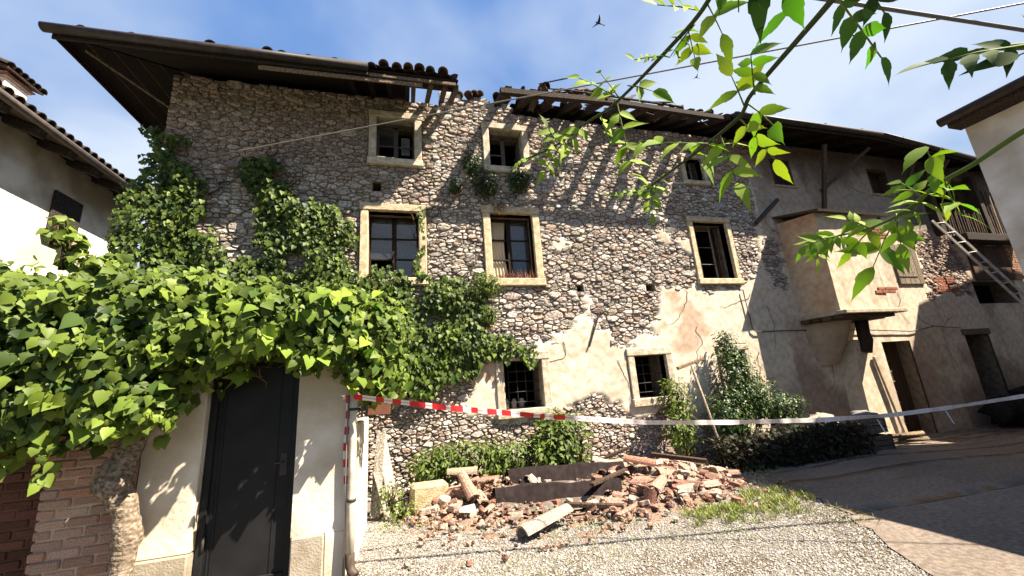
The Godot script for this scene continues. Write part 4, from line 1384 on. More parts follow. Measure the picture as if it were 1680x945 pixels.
# ---------------------------------------------------------------- garden wall, gate, pipe
func build_garden_wall() -> void:
	var w := thing("garden_wall", "cream rendered garden wall with a brick pier, under the leafy vine", "wall")
	var cream := Color(0.74, 0.69, 0.6)
	var st := begin()
	bx(st, Vector3(-2.27, 0.37, 2.25), Vector3(-1.815, 2.1, 2.6), cream, 0.01)
	part("rendered_panel", st, mats.white, w)
	st = begin()
	prism(st, [Vector2(-1.035, 0.37), Vector2(-0.56, 0.37), Vector2(-0.56, 1.72), Vector2(-0.68, 1.9), Vector2(-1.035, 1.98)], 2.25, 2.6, Transform3D(), cream)
	part("gate_post", st, mats.white, w)
	st = begin()
	bx(st, Vector3(-2.28, -0.1, 2.24), Vector3(-1.82, 0.37, 2.625), Color(0.30, 0.26, 0.2), 0.012)
	part("plinth", st, mats.plaster, w)
	st = begin()
	bx(st, Vector3(-1.03, -0.1, 2.24), Vector3(-0.75, 0.37, 2.625), Color(0.33, 0.29, 0.23), 0.012)
	part("plinth", st, mats.plaster, w)
	st = begin()
	bx(st, Vector3(-0.748, -0.1, 2.24), Vector3(-0.56, 0.37, 2.604), cream, 0.008)
	part("gate_post_foot", st, mats.white, w)
	st = begin()
	bx(st, Vector3(-0.62, -0.1, 1.15), Vector3(-0.5, 1.3, 2.248), Color(0.78, 0.75, 0.69), 0.01)
	part("return_wall", st, mats.white, w)
	st = begin()
	bx(st, Vector3(-1.82, 2.08, 2.25), Vector3(-1.03, 2.3, 2.6), Color(0.3, 0.25, 0.2), 0.01)
	part("gate_lintel", st, mats.plaster, w)
	st = begin()
	bx(st, Vector3(-6.5, -0.1, 2.2), Vector3(-2.9, 2.1, 2.4), Color(0.12, 0.07, 0.05))
	bx(st, Vector3(-2.9, -0.1, 2.22), Vector3(-2.28, 2.0, 2.588), Color(0.4, 0.32, 0.25))
	part("mortar", st, mats.plaster, w)
	var y := -0.05
	var row := 0
	while y < 2.0:
		var x := -2.92 - (0.1 if row % 2 else 0.0)
		while x < -2.29:
			var x1 := minf(x + 0.205 + rr(-0.01, 0.01), -2.285)
			var xa := maxf(x, -2.925)
			if x1 - xa > 0.03:
				st = begin()
				bx(st, Vector3(xa, y, 2.5), Vector3(x1, y + 0.066 + rr(-0.004, 0.004), 2.6 + rr(-0.008, 0.012)), Color(0.47, 0.26, 0.185).lerp(Color(0.55, 0.44, 0.36), rr(0, 0.7)) * rr(0.75, 1.1), 0.01)
				part("brick", st, mats.brick, w)
			x = x1 + 0.013
		x = -3.95 - (0.1 if row % 2 else 0.0)
		while x < -2.95:
			var x1 := minf(x + 0.205, -2.935)
			st = begin()
			bx(st, Vector3(x, y, 2.3), Vector3(x1, y + 0.062, 2.41 + rr(-0.006, 0.01)), Color(0.13, 0.06, 0.045) * rr(0.6, 1.3), 0.006)
			part("brick", st, mats.brick, w)
			x = x1 + 0.013
		y += 0.076
		row += 1
	# gate
	var g := thing("metal_gate", "dark grey sheet metal gate between the cream posts", "gate", Vector3(-1.425, 0, 2.5))
	st = begin()
	bx(st, Vector3(-0.37, 0.04, -0.02), Vector3(0.37, 2.06, 0.0), Color.WHITE, 0.004)
	part("panel", st, mats.gate, g)
	for q in [[-0.385, -0.325, 0.02, 2.075], [0.325, 0.385, 0.02, 2.075]]:
		st = begin()
		bx(st, Vector3(q[0], q[2], -0.03), Vector3(q[1], q[3], 0.025), Color.WHITE, 0.006)
		part("frame", st, mats.gate, g)
	for yy in [0.02, 2.01]:
		st = begin()
		bx(st, Vector3(-0.324, yy, -0.03), Vector3(0.324, yy + 0.06, 0.02), Color.WHITE, 0.006)
		part("frame", st, mats.gate, g)
	st = begin(true)
	tube(st, [Vector3(0.27, 1.02, 0.0), Vector3(0.27, 1.02, 0.05), Vector3(0.2, 1.02, 0.055)], 0.009, 7)
	part("handle", st, mats.iron, g)
	st = begin()
	bx(st, Vector3(0.24, 0.9, 0.001), Vector3(0.3, 1.1, 0.008), Color.WHITE, 0.003)
	part("lock_plate", st, mats.iron, g)
	for x in [-0.3, -0.27, 0.2]:
		st = begin()
		bx(st, Vector3(x, 0.08, 0.0005), Vector3(x + 0.012, 2.0, 0.007), Color.WHITE, 0.002)
		part("rib", st, mats.gate, g)
	for yy in [0.35, 1.7]:
		st = begin(true)
		tube(st, [Vector3(-0.328, yy, 0.03), Vector3(-0.328, yy + 0.12, 0.03)], 0.012, 8)
		part("hinge", st, mats.iron, g)
	# downpipe on the corner of the wall
	var p := thing("downpipe", "cream painted drainpipe with a dark shoe on the end of the garden wall", "pipe", Vector3(-0.515, 0, 2.66))
	st = begin(true)
	tube(st, [Vector3(0, 0.16, 0), Vector3(0, 0.6, 0), Vector3(0, 1.1, 0), Vector3(0.0, 1.66, 0)], 0.036, 12, Color(0.66, 0.6, 0.5))
	part("pipe", st, mats.paint, p)
	st = begin(true)
	tube(st, [Vector3(0, 0.18, 0), Vector3(0.002, 0.09, 0.0), Vector3(0.02, 0.04, 0.02), Vector3(0.06, 0.015, 0.05)], [0.043, 0.043, 0.042, 0.04], 12, Color(0.085, 0.06, 0.05))
	part("shoe", st, mats.paint, p)
	for yy in [0.62, 1.45]:
		st = begin(true)
		tube(st, [Vector3(0, yy, 0), Vector3(0, yy + 0.025, 0)], 0.043, 12, Color(0.1, 0.08, 0.07))
		part("bracket", st, mats.iron, p)
	st = begin(true)
	tube(st, [Vector3(-0.055, 0.0, 0.01), Vector3(-0.05, 0.5, 0.0), Vector3(-0.056, 1.0, 0.005), Vector3(-0.05, 1.6, 0)], 0.008, 6, Color(0.2, 0.17, 0.15))
	single("hose_line", st, mats.plastic, "thin dark cable running down beside the cream drainpipe", "cable", Transform3D(Basis(), Vector3(-0.515, 0, 2.66)))
	# board and planks behind the return wall
	st = begin()
	box(st, Transform3D(Basis.from_euler(Vector3(0.1, 0.1, -0.06)), Vector3(-0.38, 1.42, 1.02)), Vector3(0.3, 0.2, 0.25), Color(0.2, 0.09, 0.06), 0.01)
	single("brick_block", st, mats.brick, "dark red brick lump on top of the white return wall under the vine", "masonry")
	var labels := ["tall pale plank leaning left of the other two by the white wall", "broad pale plank leaning in the middle by the white wall", "short grey plank leaning lowest by the white wall"]
	var pl := [[Vector3(-0.42, 0, 1.0), Vector3(-0.36, 1.05, 0.72), 0.13], [Vector3(-0.16, 0, 0.98), Vector3(-0.36, 0.95, 0.66), 0.15], [Vector3(-0.24, 0, 1.12), Vector3(-0.42, 0.55, 0.9), 0.09]]
	for i in 3:
		st = begin()
		beam(st, pl[i][0], pl[i][1], pl[i][2], 0.022, [Color(0.55, 0.51, 0.45), Color(0.6, 0.56, 0.5), Color(0.4, 0.37, 0.33)][i], 0.004)
		single("plank", st, mats.wood, labels[i], "plank")

# ---------------------------------------------------------------- plants
func leaves(owner: Node3D, mesh_list: Array, xfs: Array, tints: Array, single_count: int, eye := Vector3(0, 1.6, 7)) -> void:
	# the leaves that show largest are parts of their own, the others one mass
	var order := []
	for i in xfs.size():
		var t: Transform3D = xfs[i]
		order.append([t.basis.y.length() / maxf(0.3, t.origin.distance_to(eye - owner.position)) * (1.0 + 0.25 * t.origin.normalized().z), i])
	order.sort_custom(func(a, b): return a[0] > b[0])
	var groups := []
	for m in mesh_list: groups.append([[], []])
	for k in order.size():
		var i: int = order[k][1]
		var mi: int = i % mesh_list.size()
		if k < single_count:
			var v: float = tints[i]
			var lv := 5 if v < 0.25 else clampi(int((v - 0.25) / 0.19), 0, 4)
			part("leaf", mesh_list[mi], mats["leaf%d" % lv], owner, xfs[i])
		else:
			groups[mi][0].append(xfs[i])
			groups[mi][1].append(green(tints[i]))
	for g in groups.size():
		if groups[g][0].size():
			multi("foliage", mesh_list[g], mats.leaf, owner, groups[g][0], groups[g][1])

func leaf_at(p: Vector3, n: Vector3, along_dir: Vector3, s: float) -> Transform3D:
	return Transform3D(aim(n, along_dir).scaled(Vector3(s * rr(0.85, 1.1), s, s)), p)

func rv(a := 1.0) -> Vector3:
	return Vector3(rr(-a, a), rr(-a, a), rr(-a, a))

func build_ivy(called: String, label: String, polys: Array, holes: Array, density: float, size: Vector2, bright: float, singles: int, seed_: int) -> void:
	rng.seed = seed_
	var o := thing(called, label, "climbing plant")
	var xf := []
	var tint := []
	var stems := begin(true)
	for q in polys:
		var poly := PackedVector2Array(q)
		var lo := poly[0]
		var hi := poly[0]
		for p in poly:
			lo = lo.min(p)
			hi = hi.max(p)
		var n := int((hi.x - lo.x) * (hi.y - lo.y) * density)
		for i in n:
			var p := Vector2(rr(lo.x, hi.x), rr(lo.y, hi.y))
			var wob := Vector2(nf.get_noise_2d(p.x * 60, p.y * 60), nf.get_noise_2d(p.y * 60 + 70, p.x * 60)) * 0.28
			if not in_poly(p + wob, poly):
				continue
			var skip := false
			for h in holes:
				if Vector2((p.x - h[0]) / h[2], (p.y - h[1]) / h[3]).length() + wob.x * 1.5 < 1.0:
					skip = true
			var th := nz.get_noise_2d(p.x * 45, p.y * 45)
			if skip or th < -0.5 + rr(0, 0.08):
				continue
			var z := 0.06 + rng.randf() * (0.14 + 0.22 * clampf(th + 0.3, 0, 1))
			var s := rr(size.x, size.y)
			var nn := Vector3(rr(-0.5, 0.6), rr(-0.15, 0.75), 1.0)
			xf.append(leaf_at(Vector3(p.x, p.y, z), nn, Vector3(rr(-0.6, 0.6), -1, 0.15), s))
			tint.append(clampf(bright + rr(-0.35, 0.4), 0.0, 1.2))
		for i in int(poly.size() * 1.5):
			var a := Vector2(rr(lo.x, hi.x), rr(lo.y, hi.y))
			if not in_poly(a, poly): continue
			var pts := [Vector3(a.x, a.y, 0.06)]
			for k in 5:
				pts.append(pts[-1] + Vector3(rr(-0.16, 0.2), rr(0.03, 0.17), rr(-0.01, 0.015)))
			tube(stems, pts, [0.012, 0.01, 0.009, 0.007, 0.006, 0.004], 5, Color(0.16, 0.1, 0.06))
	part("stem", stems, mats.bark, o)
	leaves(o, [ivy_leaf(), vine_leaf(2)], xf, tint, singles)

func build_vine() -> void:
	rng.seed = 77
	var o := thing("leafy_vine", "big bright green leafy vine spilling over the garden wall and gate", "climbing plant")
	var blobs := [[Vector3(-4.4, 2.35, 2.5), Vector3(0.9, 0.9, 0.7)], [Vector3(-3.35, 2.12, 2.62), Vector3(0.75, 0.82, 0.6)], [Vector3(-2.75, 2.05, 2.78), Vector3(0.6, 0.76, 0.5)], [Vector3(-2.25, 2.28, 2.72), Vector3(0.5, 0.68, 0.55)], [Vector3(-1.85, 2.34, 2.75), Vector3(0.42, 0.56, 0.5)],
		[Vector3(-1.3, 2.36, 2.78), Vector3(0.5, 0.4, 0.5)], [Vector3(-0.78, 2.28, 2.74), Vector3(0.42, 0.46, 0.5)], [Vector3(-0.36, 2.14, 2.62), Vector3(0.36, 0.45, 0.45)], [Vector3(-1.6, 2.5, 1.6), Vector3(1.3, 0.4, 0.7)], [Vector3(-0.5, 2.35, 1.4), Vector3(0.55, 0.5, 0.7)], [Vector3(-3.2, 2.6, 1.6), Vector3(1.1, 0.55, 0.7)], [Vector3(-0.22, 1.85, 2.25), Vector3(0.24, 0.3, 0.35)], [Vector3(-2.25, 1.85, 2.98), Vector3(0.4, 0.42, 0.28)], [Vector3(-2.95, 1.8, 2.95), Vector3(0.5, 0.46, 0.3)]]
	var xf := []
	var tint := []
	for b in blobs:
		var c: Vector3 = b[0]
		var r: Vector3 = b[1]
		var area := 4.0 * PI * pow((pow(r.x * r.y, 1.6) + pow(r.x * r.z, 1.6) + pow(r.y * r.z, 1.6)) / 3.0, 1.0 / 1.6)
		for i in int(area * 430):
			var d := rv().normalized()
			var depth := pow(rng.randf(), 0.5)
			var p := c + d * r * (0.55 + 0.47 * depth)
			var wob := nf.get_noise_3d(p.x * 70, p.y * 70, p.z * 70)
			p += d * wob * 0.22
			var nrm := (d * Vector3(0.7, 0.4, 1.0) + Vector3(0.3, 0.5, 0.3) + rv(0.85)).normalized()
			var s := (0.036 + 0.095 * pow(rng.randf(), 2.2)) * (1.0 if p.z > 1.9 else 0.8)
			xf.append(leaf_at(p, nrm, Vector3(rr(-0.7, 0.7), -0.9, 0.25) + rv(0.35), s))
			tint.append(clampf(0.5 + wob * 0.5 + rr(-0.45, 0.5) + (0.12 if depth > 0.8 else -0.1), 0.05, 1.2))
	# drooping sprays on the lower fringe
	for q in [[-2.62, 1.62, 3.05, 0.5], [-2.95, 1.5, 3.0, 0.35], [-2.4, 1.72, 3.0, 0.3], [-2.2, 1.7, 2.95, 0.3], [-1.98, 1.75, 2.85, 0.22], [-3.3, 1.45, 2.95, 0.3], [-2.02, 1.38, 2.8, 0.05], [-1.9, 1.66, 2.85, 0.08]]:
		for i in int(q[3] * 46) + 2:
			var t := rng.randf()
			var p := Vector3(q[0] + rr(-0.07, 0.07), q[1] - t * q[3], q[2] + rr(-0.06, 0.08))
			xf.append(leaf_at(p, Vector3(rr(-0.4, 0.5), rr(0.1, 0.8), 1), Vector3(rr(-0.7, 0.7), -1, 0.2), rr(0.055, 0.1)))
			tint.append(rr(0.6, 1.2))
	var st := begin(true)
	for i in 16:
		var a := Vector3(rr(-4.2, -0.4), rr(1.8, 2.5), rr(2.3, 2.8))
		var pts := [a]
		for k in 5:
			pts.append(pts[-1] + Vector3(rr(-0.2, 0.2), rr(-0.1, 0.12), rr(-0.08, 0.1)))
		tube(st, pts, [0.014, 0.012, 0.01, 0.008, 0.006, 0.004], 5, Color(0.15, 0.1, 0.06))
	part("stem", st, mats.bark, o)
	st = begin(true)   # the old trunk against the wall
	var path := [Vector3(-2.2, -0.1, 2.74), Vector3(-2.22, 0.2, 2.74), Vector3(-2.21, 0.45, 2.75), Vector3(-2.2, 0.62, 2.75), Vector3(-2.23, 0.8, 2.76), Vector3(-2.3, 0.96, 2.78), Vector3(-2.36, 1.06, 2.78), Vector3(-2.31, 1.2, 2.74), Vector3(-2.24, 1.42, 2.72), Vector3(-2.2, 1.7, 2.68), Vector3(-2.1, 2.1, 2.6)]
	var rad := [0.085, 0.08, 0.082, 0.095, 0.085, 0.105, 0.125, 0.1, 0.07, 0.06, 0.05]
	var fine := []
	var fr := []
	for i in path.size() - 1:
		for k in 4:
			var t := k / 4.0
			fine.append(path[i].lerp(path[i + 1], t) + rv(0.006))
			fr.append(lerpf(rad[i], rad[i + 1], t) * rr(0.9, 1.1))
	tube(st, fine, fr, 14, Color(0.34, 0.28, 0.22))
	part("trunk", st, mats.bark, o)
	var xs := [vine_leaf(0), vine_leaf(1), vine_leaf(2)]
	leaves(o, xs, xf, tint, 300)
	print("vine leaves ", xf.size())

func bush(called: String, label: String, blobs: Array, density: float, size: Vector2, bright: float, mesh: ArrayMesh, seed_: int, up := 0.6, group := "", singles := 0, category := "shrub") -> Node3D:
	rng.seed = seed_
	var c0: Vector3 = blobs[0][0]
	var base := Vector3(c0.x, 0, c0.z)
	var o := thing(called, label, category, base, group)
	var xf := []
	var tint := []
	var st := begin(true)
	for b in blobs:
		var c: Vector3 = b[0] - base
		var r: Vector3 = b[1]
		var vol := r.x * r.y * r.z * 4.19
		for i in int(pow(vol, 0.667) * density):
			var d := rv().normalized()
			var p := c + d * r * pow(rng.randf(), 0.4) * (1.0 + nf.get_noise_3d(d.x * 60 + c.x * 50, d.y * 60, d.z * 60) * 0.55)
			if p.y < 0.01 and called != "wall_plant": continue
			var nrm := (d + Vector3(0.2, up, 0.4) + rv(0.7)).normalized()
			xf.append(leaf_at(p, nrm, d * 0.8 + Vector3(0, rr(-0.8, 0.6), 0) + rv(0.5), rr(size.x, size.y)))
			tint.append(clampf(bright + rr(-0.35, 0.35), 0.0, 1.2))
		for i in 7:
			var d := (rv() + Vector3(0, 0.8, 0)).normalized()
			var root := Vector3(c.x * 0.6 + rr(-0.05, 0.05), maxf(0.0, c.y - r.y), c.z * 0.6)
			var tip := c + d * r * 0.95
			tube(st, [root, root.lerp(tip, 0.5) + rv(0.05), tip], [0.013, 0.009, 0.004], 5, Color(0.14, 0.1, 0.06))
	part("stem", st, mats.bark, o)
	leaves(o, [mesh], xf, tint, singles, Vector3(0, 1.6, 7))
	return o

func grass_patch(called: String, label: String, spots: Array, n: int, h: Vector2, col: Color, seed_: int) -> void:
	rng.seed = seed_
	var xf := []
	var cols := []
	for i in n:
		var s: Array = pick(spots)
		var a := rr(0, TAU)
		var r := sqrt(rng.randf())
		var p := Vector3(s[0] + cos(a) * r * s[2], 0.0, s[1] + sin(a) * r * s[3])
		if nf.get_noise_2d(p.x * 90, p.z * 90) < rr(-0.3, 0.1): continue
		var hh := rr(h.x, h.y)
		var lean := Vector3(rr(-0.6, 0.6), 1, rr(-0.6, 0.6))
		xf.append(Transform3D(aim(Vector3(rr(-1, 1), 0.2, rr(-1, 1)), lean).scaled(Vector3(hh * 0.7, hh, hh)), p))
		var v := rr(0.6, 1.3)
		cols.append(Color(col.r * v, col.g * v, col.b * v).lerp(Color(0.35, 0.29, 0.12), rr(0, 0.45)))
	var o := multi(numbered(called), blade_mesh(), mats.dull_leaf, self, xf, cols)
	tag(o, label, "grass", "", "stuff")

func build_trumpet_vines() -> void:
	rng.seed = 5
	var names := ["near trumpet vine shoot slanting down from the top, left of two long stems", "near trumpet vine shoot crossing the roofline, the right one of two long stems", "near trumpet vine shoot reaching in from the right edge across the white house", "near dark shaded leaves hanging in a row from the top edge", "near dark compound leaf held out against sky by the right edge"]
	var ms := [leaflet(0), leaflet(1), leaflet(2)]
	for b in VINES.size():
		var o := thing("trumpet_vine_shoot", names[b], "vine shoot", VINES[b].stem[0], "trumpet vine shoots close to the viewer")
		var org := o.position
		var st := begin(true)
		var curve := Curve3D.new()
		var stem: Array = VINES[b].stem
		for i in stem.size():
			var tg: Vector3 = (stem[mini(i + 1, stem.size() - 1)] - stem[maxi(i - 1, 0)]) * 0.16
			curve.add_point(stem[i] - org, -tg, tg)
		curve.bake_interval = 0.02
		var pts := Array(curve.get_baked_points())
		var rad := []
		for i in pts.size():
			rad.append(lerpf(0.0072, 0.0022, float(i) / pts.size()))
		tube(st, pts, rad, 8, Color(0.06, 0.07, 0.025) if b < 2 else Color(0.1, 0.14, 0.035))
		part("stem", st, mats.stem, o)
		for L in VINES[b].leaves:
			var a: Vector3 = L[0] - org
			var t: Vector3 = L[1] - org
			var n: int = L[2]
			var s: float = L[3] * (0.8 if b == 3 else (0.72 if b == 4 else 0.95))
			var dir := (t - a).normalized()
			var view: Vector3 = (Vector3(0, 1.6, 7) - L[0]).normalized()
			var nrm: Vector3 = (view * rr(0.35, 0.9) + Vector3(rr(-0.2, 0.5), 0.45, rr(-0.2, 0.4)) + rv(0.25)).normalized()
			var sd := dir.cross(nrm).normalized()
			var lf := node("leaf", o, a)
			st = begin(true)
			var mid := a.lerp(t, 0.5) + Vector3(0, s * 0.08, 0)
			tube(st, [Vector3.ZERO, mid - a, t - a], [0.0022, 0.0017, 0.0011], 5, Color(0.11, 0.16, 0.035))
			part("rachis", st, mats.stem, lf)
			var base_tone := rr(0.6, 1.1) if b < 3 else (rr(0.1, 0.6) if b == 3 else rr(-0.1, 0.2))  # lower tones put the shade on the last two shoots into leaf colour
			var put := func(p: Vector3, d: Vector3, sz: float) -> void:
				var v := clampf(base_tone + rr(-0.3, 0.25), 0.0, 1.19)
				var lv := 5 if v < 0.25 else clampi(int((v - 0.25) / 0.19), 0, 4)
				part("leaflet", pick(ms), mats["leaf%d" % lv], lf, leaf_at(p - a, nrm + rv(0.4), d, sz * rr(0.88, 1.12)))
			for i in n:
				var u := (i + 0.7) / (n + 0.5)
				var p := a.lerp(mid, u * 2) if u < 0.5 else mid.lerp(t, u * 2 - 1)
				for sg in [-1, 1]:
					put.call(p, sd * sg + dir * rr(0.35, 0.7) + Vector3(0, -0.25, 0), s * (1.05 - 0.3 * absf(u - 0.45)))
			put.call(t if n > 0 else a, dir + Vector3(0, -0.15, 0), s * 1.1)

# ---------------------------------------------------------------- rubble and small things
func heap(x: float, z: float) -> float:
	var a := exp(-pow((x - 1.05) / 0.85, 2) - pow((z - 1.15) / 0.55, 2)) * 0.21
	var b := exp(-pow((x - 3.35) / 1.15, 2) - pow((z - 1.45) / 0.75, 2)) * 0.22
	var c := exp(-pow((x - 2.2) / 1.7, 2) - pow((z - 0.9) / 0.6, 2)) * 0.13
	var e := 1.0 - smoothstep(0.75, 1.1, Vector2((x - 2.5) / 2.5, (z - 1.4) / 1.35).length())
	return (maxf(a, b) + c) * e

func shard(kind: int, k: int) -> ArrayMesh:
	rng.seed = 900 + kind * 40 + k
	var st := begin()
	if kind == 0:   # broken curved tile
		var n := 5
		var a0 := rr(0.1, 0.9)
		var a1 := a0 + rr(1.0, 2.3)
		var L0 := []
		var L1 := []
		for i in n + 1:
			L0.append(rr(-0.02, 0.02))
			L1.append(rr(0.1, 0.24))
		for i in n:
			var f := func(ii: int, r: float, l: float) -> Vector3:
				var an := lerpf(a0, a1, float(ii) / n)
				return Vector3(cos(an) * r, sin(an) * r - 0.05, l - 0.1)
			quad(st, f.call(i, 0.088, L1[i]), f.call(i, 0.088, L0[i]), f.call(i + 1, 0.088, L0[i + 1]), f.call(i + 1, 0.088, L1[i + 1]))
			quad(st, f.call(i, 0.073, L0[i]), f.call(i, 0.073, L1[i]), f.call(i + 1, 0.073, L1[i + 1]), f.call(i + 1, 0.073, L0[i + 1]))
			quad(st, f.call(i, 0.073, L1[i]), f.call(i, 0.088, L1[i]), f.call(i + 1, 0.088, L1[i + 1]), f.call(i + 1, 0.073, L1[i + 1]))
			quad(st, f.call(i, 0.088, L0[i]), f.call(i, 0.073, L0[i]), f.call(i + 1, 0.073, L0[i + 1]), f.call(i + 1, 0.088, L0[i + 1]))
		var e := func(ii: int, l: float, r: float) -> Vector3:
			var an := lerpf(a0, a1, float(ii) / n)
			return Vector3(cos(an) * r, sin(an) * r - 0.05, l - 0.1)
		quad(st, e.call(0, L0[0], 0.088), e.call(0, L1[0], 0.088), e.call(0, L1[0], 0.073), e.call(0, L0[0], 0.073))
		quad(st, e.call(n, L1[n], 0.088), e.call(n, L0[n], 0.088), e.call(n, L0[n], 0.073), e.call(n, L1[n], 0.073))
	else:   # flat brick or rough lump: an uneven chipped polygon
		var poly := []
		var n := 7
		for i in n:
			var an := TAU * i / n + rr(-0.25, 0.25)
			poly.append(Vector2(cos(an) * rr(0.7, 1.1), sin(an) * rr(0.5, 0.8)) * 0.09)
		var h := 0.022 if kind == 1 else 0.05
		var top := []
		var low := []
		for p in poly:
			low.append(Vector3(p.x, -h, p.y))
			top.append(Vector3(p.x * rr(0.75, 0.97), h * rr(0.6, 1.2), p.y * rr(0.75, 0.97)))
		var c := Vector3(rr(-0.02, 0.02), h * 1.1, rr(-0.02, 0.02))
		for i in n:
			var j := (i + 1) % n
			quad(st, low[j], low[i], top[i], top[j])
			tri(st, top[j], top[i], c)
			tri(st, low[i], low[j], Vector3(0, -h, 0))
	return done(st)

func build_rubble() -> void:
	var st := begin(true)
	var n := 60
	for j in 34:
		for i in n:
			var f := func(ii: int, jj: int) -> Vector3:
				var x := -0.2 + 5.2 * ii / n
				var z := 0.05 + 2.8 * jj / 34.0
				return Vector3(x, heap(x, z) * 0.9 - 0.035 + nf.get_noise_2d(x * 110, z * 110) * 0.04, z)
			quad(st, f.call(i, j + 1), f.call(i + 1, j + 1), f.call(i + 1, j), f.call(i, j), Color(0.3, 0.22, 0.17))
	st.index()
	var core := single("rubble_heap", st, mats.tile, "low heap of crushed tile and mortar under the broken pieces", "rubble")
	core.set_meta("kind", "stuff")
	var kinds := []
	for kind in 3:
		var a := []
		for k in 5:
			a.append(shard(kind, k))
		kinds.append(a)
	var ms := []
	for c in [Color(0.42, 0.225, 0.165), Color(0.48, 0.305, 0.24), Color(0.36, 0.185, 0.14), Color(0.5, 0.37, 0.295), Color(0.3, 0.185, 0.145), Color(0.5, 0.44, 0.38), Color(0.5, 0.38, 0.315)]:
		var m: StandardMaterial3D = mats.tile.duplicate()
		m.albedo_color = c.linear_to_srgb()
		ms.append(m)
	rng.seed = 321
	var spots := []
	var tries := 0
	while spots.size() < 292 and tries < 20000:
		tries += 1
		var x := rr(0.1, 4.75)
		var z := rr(0.2, 2.75)
		var h := heap(x, z)
		if h < 0.02 and rng.randf() > 0.12: continue
		if h < 0.002 and rng.randf() > 0.2: continue
		if x > 1.15 and x < 2.65 and z > 1.15 and z < 2.0 and rng.randf() < 0.75: continue
		spots.append(Vector3(x, h, z))
	for p in spots:
		var r := rng.randf()
		var kind := 0 if r < 0.54 else (1 if r < 0.91 else 2)
		var pale := kind == 2
		var zone: String = ["far left end", "left part", "middle", "right part", "far right end"][clampi(int((p.x - 0.1) / 0.93), 0, 4)]
		zone = ["back of the ", "crest of the ", "front of the "][clampi(int((p.z - 0.2) / 0.85), 0, 2)] + "heap's " + zone
		if p.y < 0.05: zone = "gravel by the heap's " + ["far left end", "left part", "middle", "right part", "far right end"][clampi(int((p.x - 0.1) / 0.93), 0, 4)]
		var sz := 0.65 + 0.95 * pow(rng.randf(), 1.3)
		var dn := Vector3(heap(p.x - 0.1, p.z) - heap(p.x + 0.1, p.z), 0.25, heap(p.x, p.z - 0.1) - heap(p.x, p.z + 0.1)).normalized()
		var bs := aim(Vector3(rr(-1, 1), rr(-0.15, 0.15), rr(-1, 1)), dn + rv(0.35)).scaled(Vector3.ONE * sz)
		var names := ["tile_piece", "brick_piece", "mortar_lump"]
		var what := ["curved tile piece", "flat brick piece", "mortar lump"]
		var mi := 5 if pale and rng.randf() < 0.7 else rng.randi() % 7
		var hue: String = ["red", "pinkish", "dark red", "sandy", "brown", "pale grey", "pale pink"][mi]
		var bulk: String = "small" if sz < 0.88 else ("large" if sz > 1.2 else "medium")
		single(names[kind], pick(kinds[kind]), ms[mi], "%s %s %s on the %s" % [bulk, hue, what[kind], zone], ["roof tile", "brick", "rubble"][kind], Transform3D(bs, p + Vector3(0, 0.01 * sz + rr(-0.02, 0.03), 0)), "%s pieces of the fallen roof" % ["roof tile", "brick", "mortar"][kind])
	# crumbs
	var xf := []
	var cols := []
	for i in 3400:
		var x := rr(-0.1, 5.1)
		var z := rr(0.1, 2.95)
		var h := heap(x, z)
		if h < 0.01 and rng.randf() > 0.25: continue
		var s := 0.08 + 0.4 * pow(rng.randf(), 2.0)
		xf.append(Transform3D(Basis.from_euler(rv(3)).scaled(Vector3.ONE * s), Vector3(x, h + 0.01, z)))
		cols.append([Color(0.36, 0.2, 0.145), Color(0.42, 0.31, 0.24), Color(0.46, 0.4, 0.34), Color(0.28, 0.16, 0.115)][rng.randi() % 4] * rr(0.7, 1.2))
	var cm := multi("rubble_crumbs", kinds[2][1], mats.tile, self, xf, cols)
	tag(cm, "small crumbs of tile and mortar scattered over the heap", "rubble", "", "stuff")
	# three whole ridge tiles and a long half pipe
	var big := coppo()
	for q in [[Vector3(1.0, 0.36, 0.85), 1.35, 0.05, "long pale roof tile lying whole at the back left of the heap", 3], [Vector3(3.4, 0.32, 1.75), 0.9, 0.2, "whole red roof tile tilted on the right crest of the heap", 0], [Vector3(2.95, 0.16, 2.3), -0.9, 0.1, "whole red roof tile near the heap's front right", 1], [Vector3(0.82, 0.2, 1.6), 0.3, 0.6, "rounded orange tile standing on edge left of the dark sheet", 1]]:
		single("roof_tile", big, ms[q[4]], q[3], "roof tile", Transform3D(Basis.from_euler(Vector3(q[2], q[1], 0)), q[0]))
	st = begin()
	var m := 9
	for k in m:
		var a0 := PI * k / m
		var a1 := PI * (k + 1) / m
		var f := func(a: float, r: float, z: float) -> Vector3: return Vector3(cos(a) * r, sin(a) * r, z)
		quad(st, f.call(a0, 0.115, 0.35), f.call(a0, 0.1, -0.35), f.call(a1, 0.1, -0.35), f.call(a1, 0.115, 0.35))
		quad(st, f.call(a0, 0.095, 0.35), f.call(a1, 0.095, 0.35), f.call(a1, 0.08, -0.35), f.call(a0, 0.08, -0.35))
		quad(st, f.call(a0, 0.095, 0.35), f.call(a0, 0.115, 0.35), f.call(a1, 0.115, 0.35), f.call(a1, 0.095, 0.35))
		quad(st, f.call(a0, 0.1, -0.35), f.call(a0, 0.08, -0.35), f.call(a1, 0.08, -0.35), f.call(a1, 0.1, -0.35))
	single("half_pipe", st, mats.tile.duplicate(), "grey half-round clay pipe lying on the gravel before the heap", "pipe", Transform3D(Basis.from_euler(Vector3(0.12, -1.18, 0.35)), Vector3(1.5, 0.05, 2.4)))
	get_node("half_pipe").material_override.albedo_color = lin(0.42, 0.38, 0.33)
	# stone block
	st = begin()
	box(st, Transform3D(Basis.from_euler(Vector3(0.03, 0.18, -0.04)), Vector3(0.29, 0.15, 0.92)), Vector3(0.5, 0.36, 0.26), Color(0.42, 0.35, 0.23), 0.03)
	single("stone_block", st, mats.frame, "squared tan stone block standing at the heap's left end", "stone block")
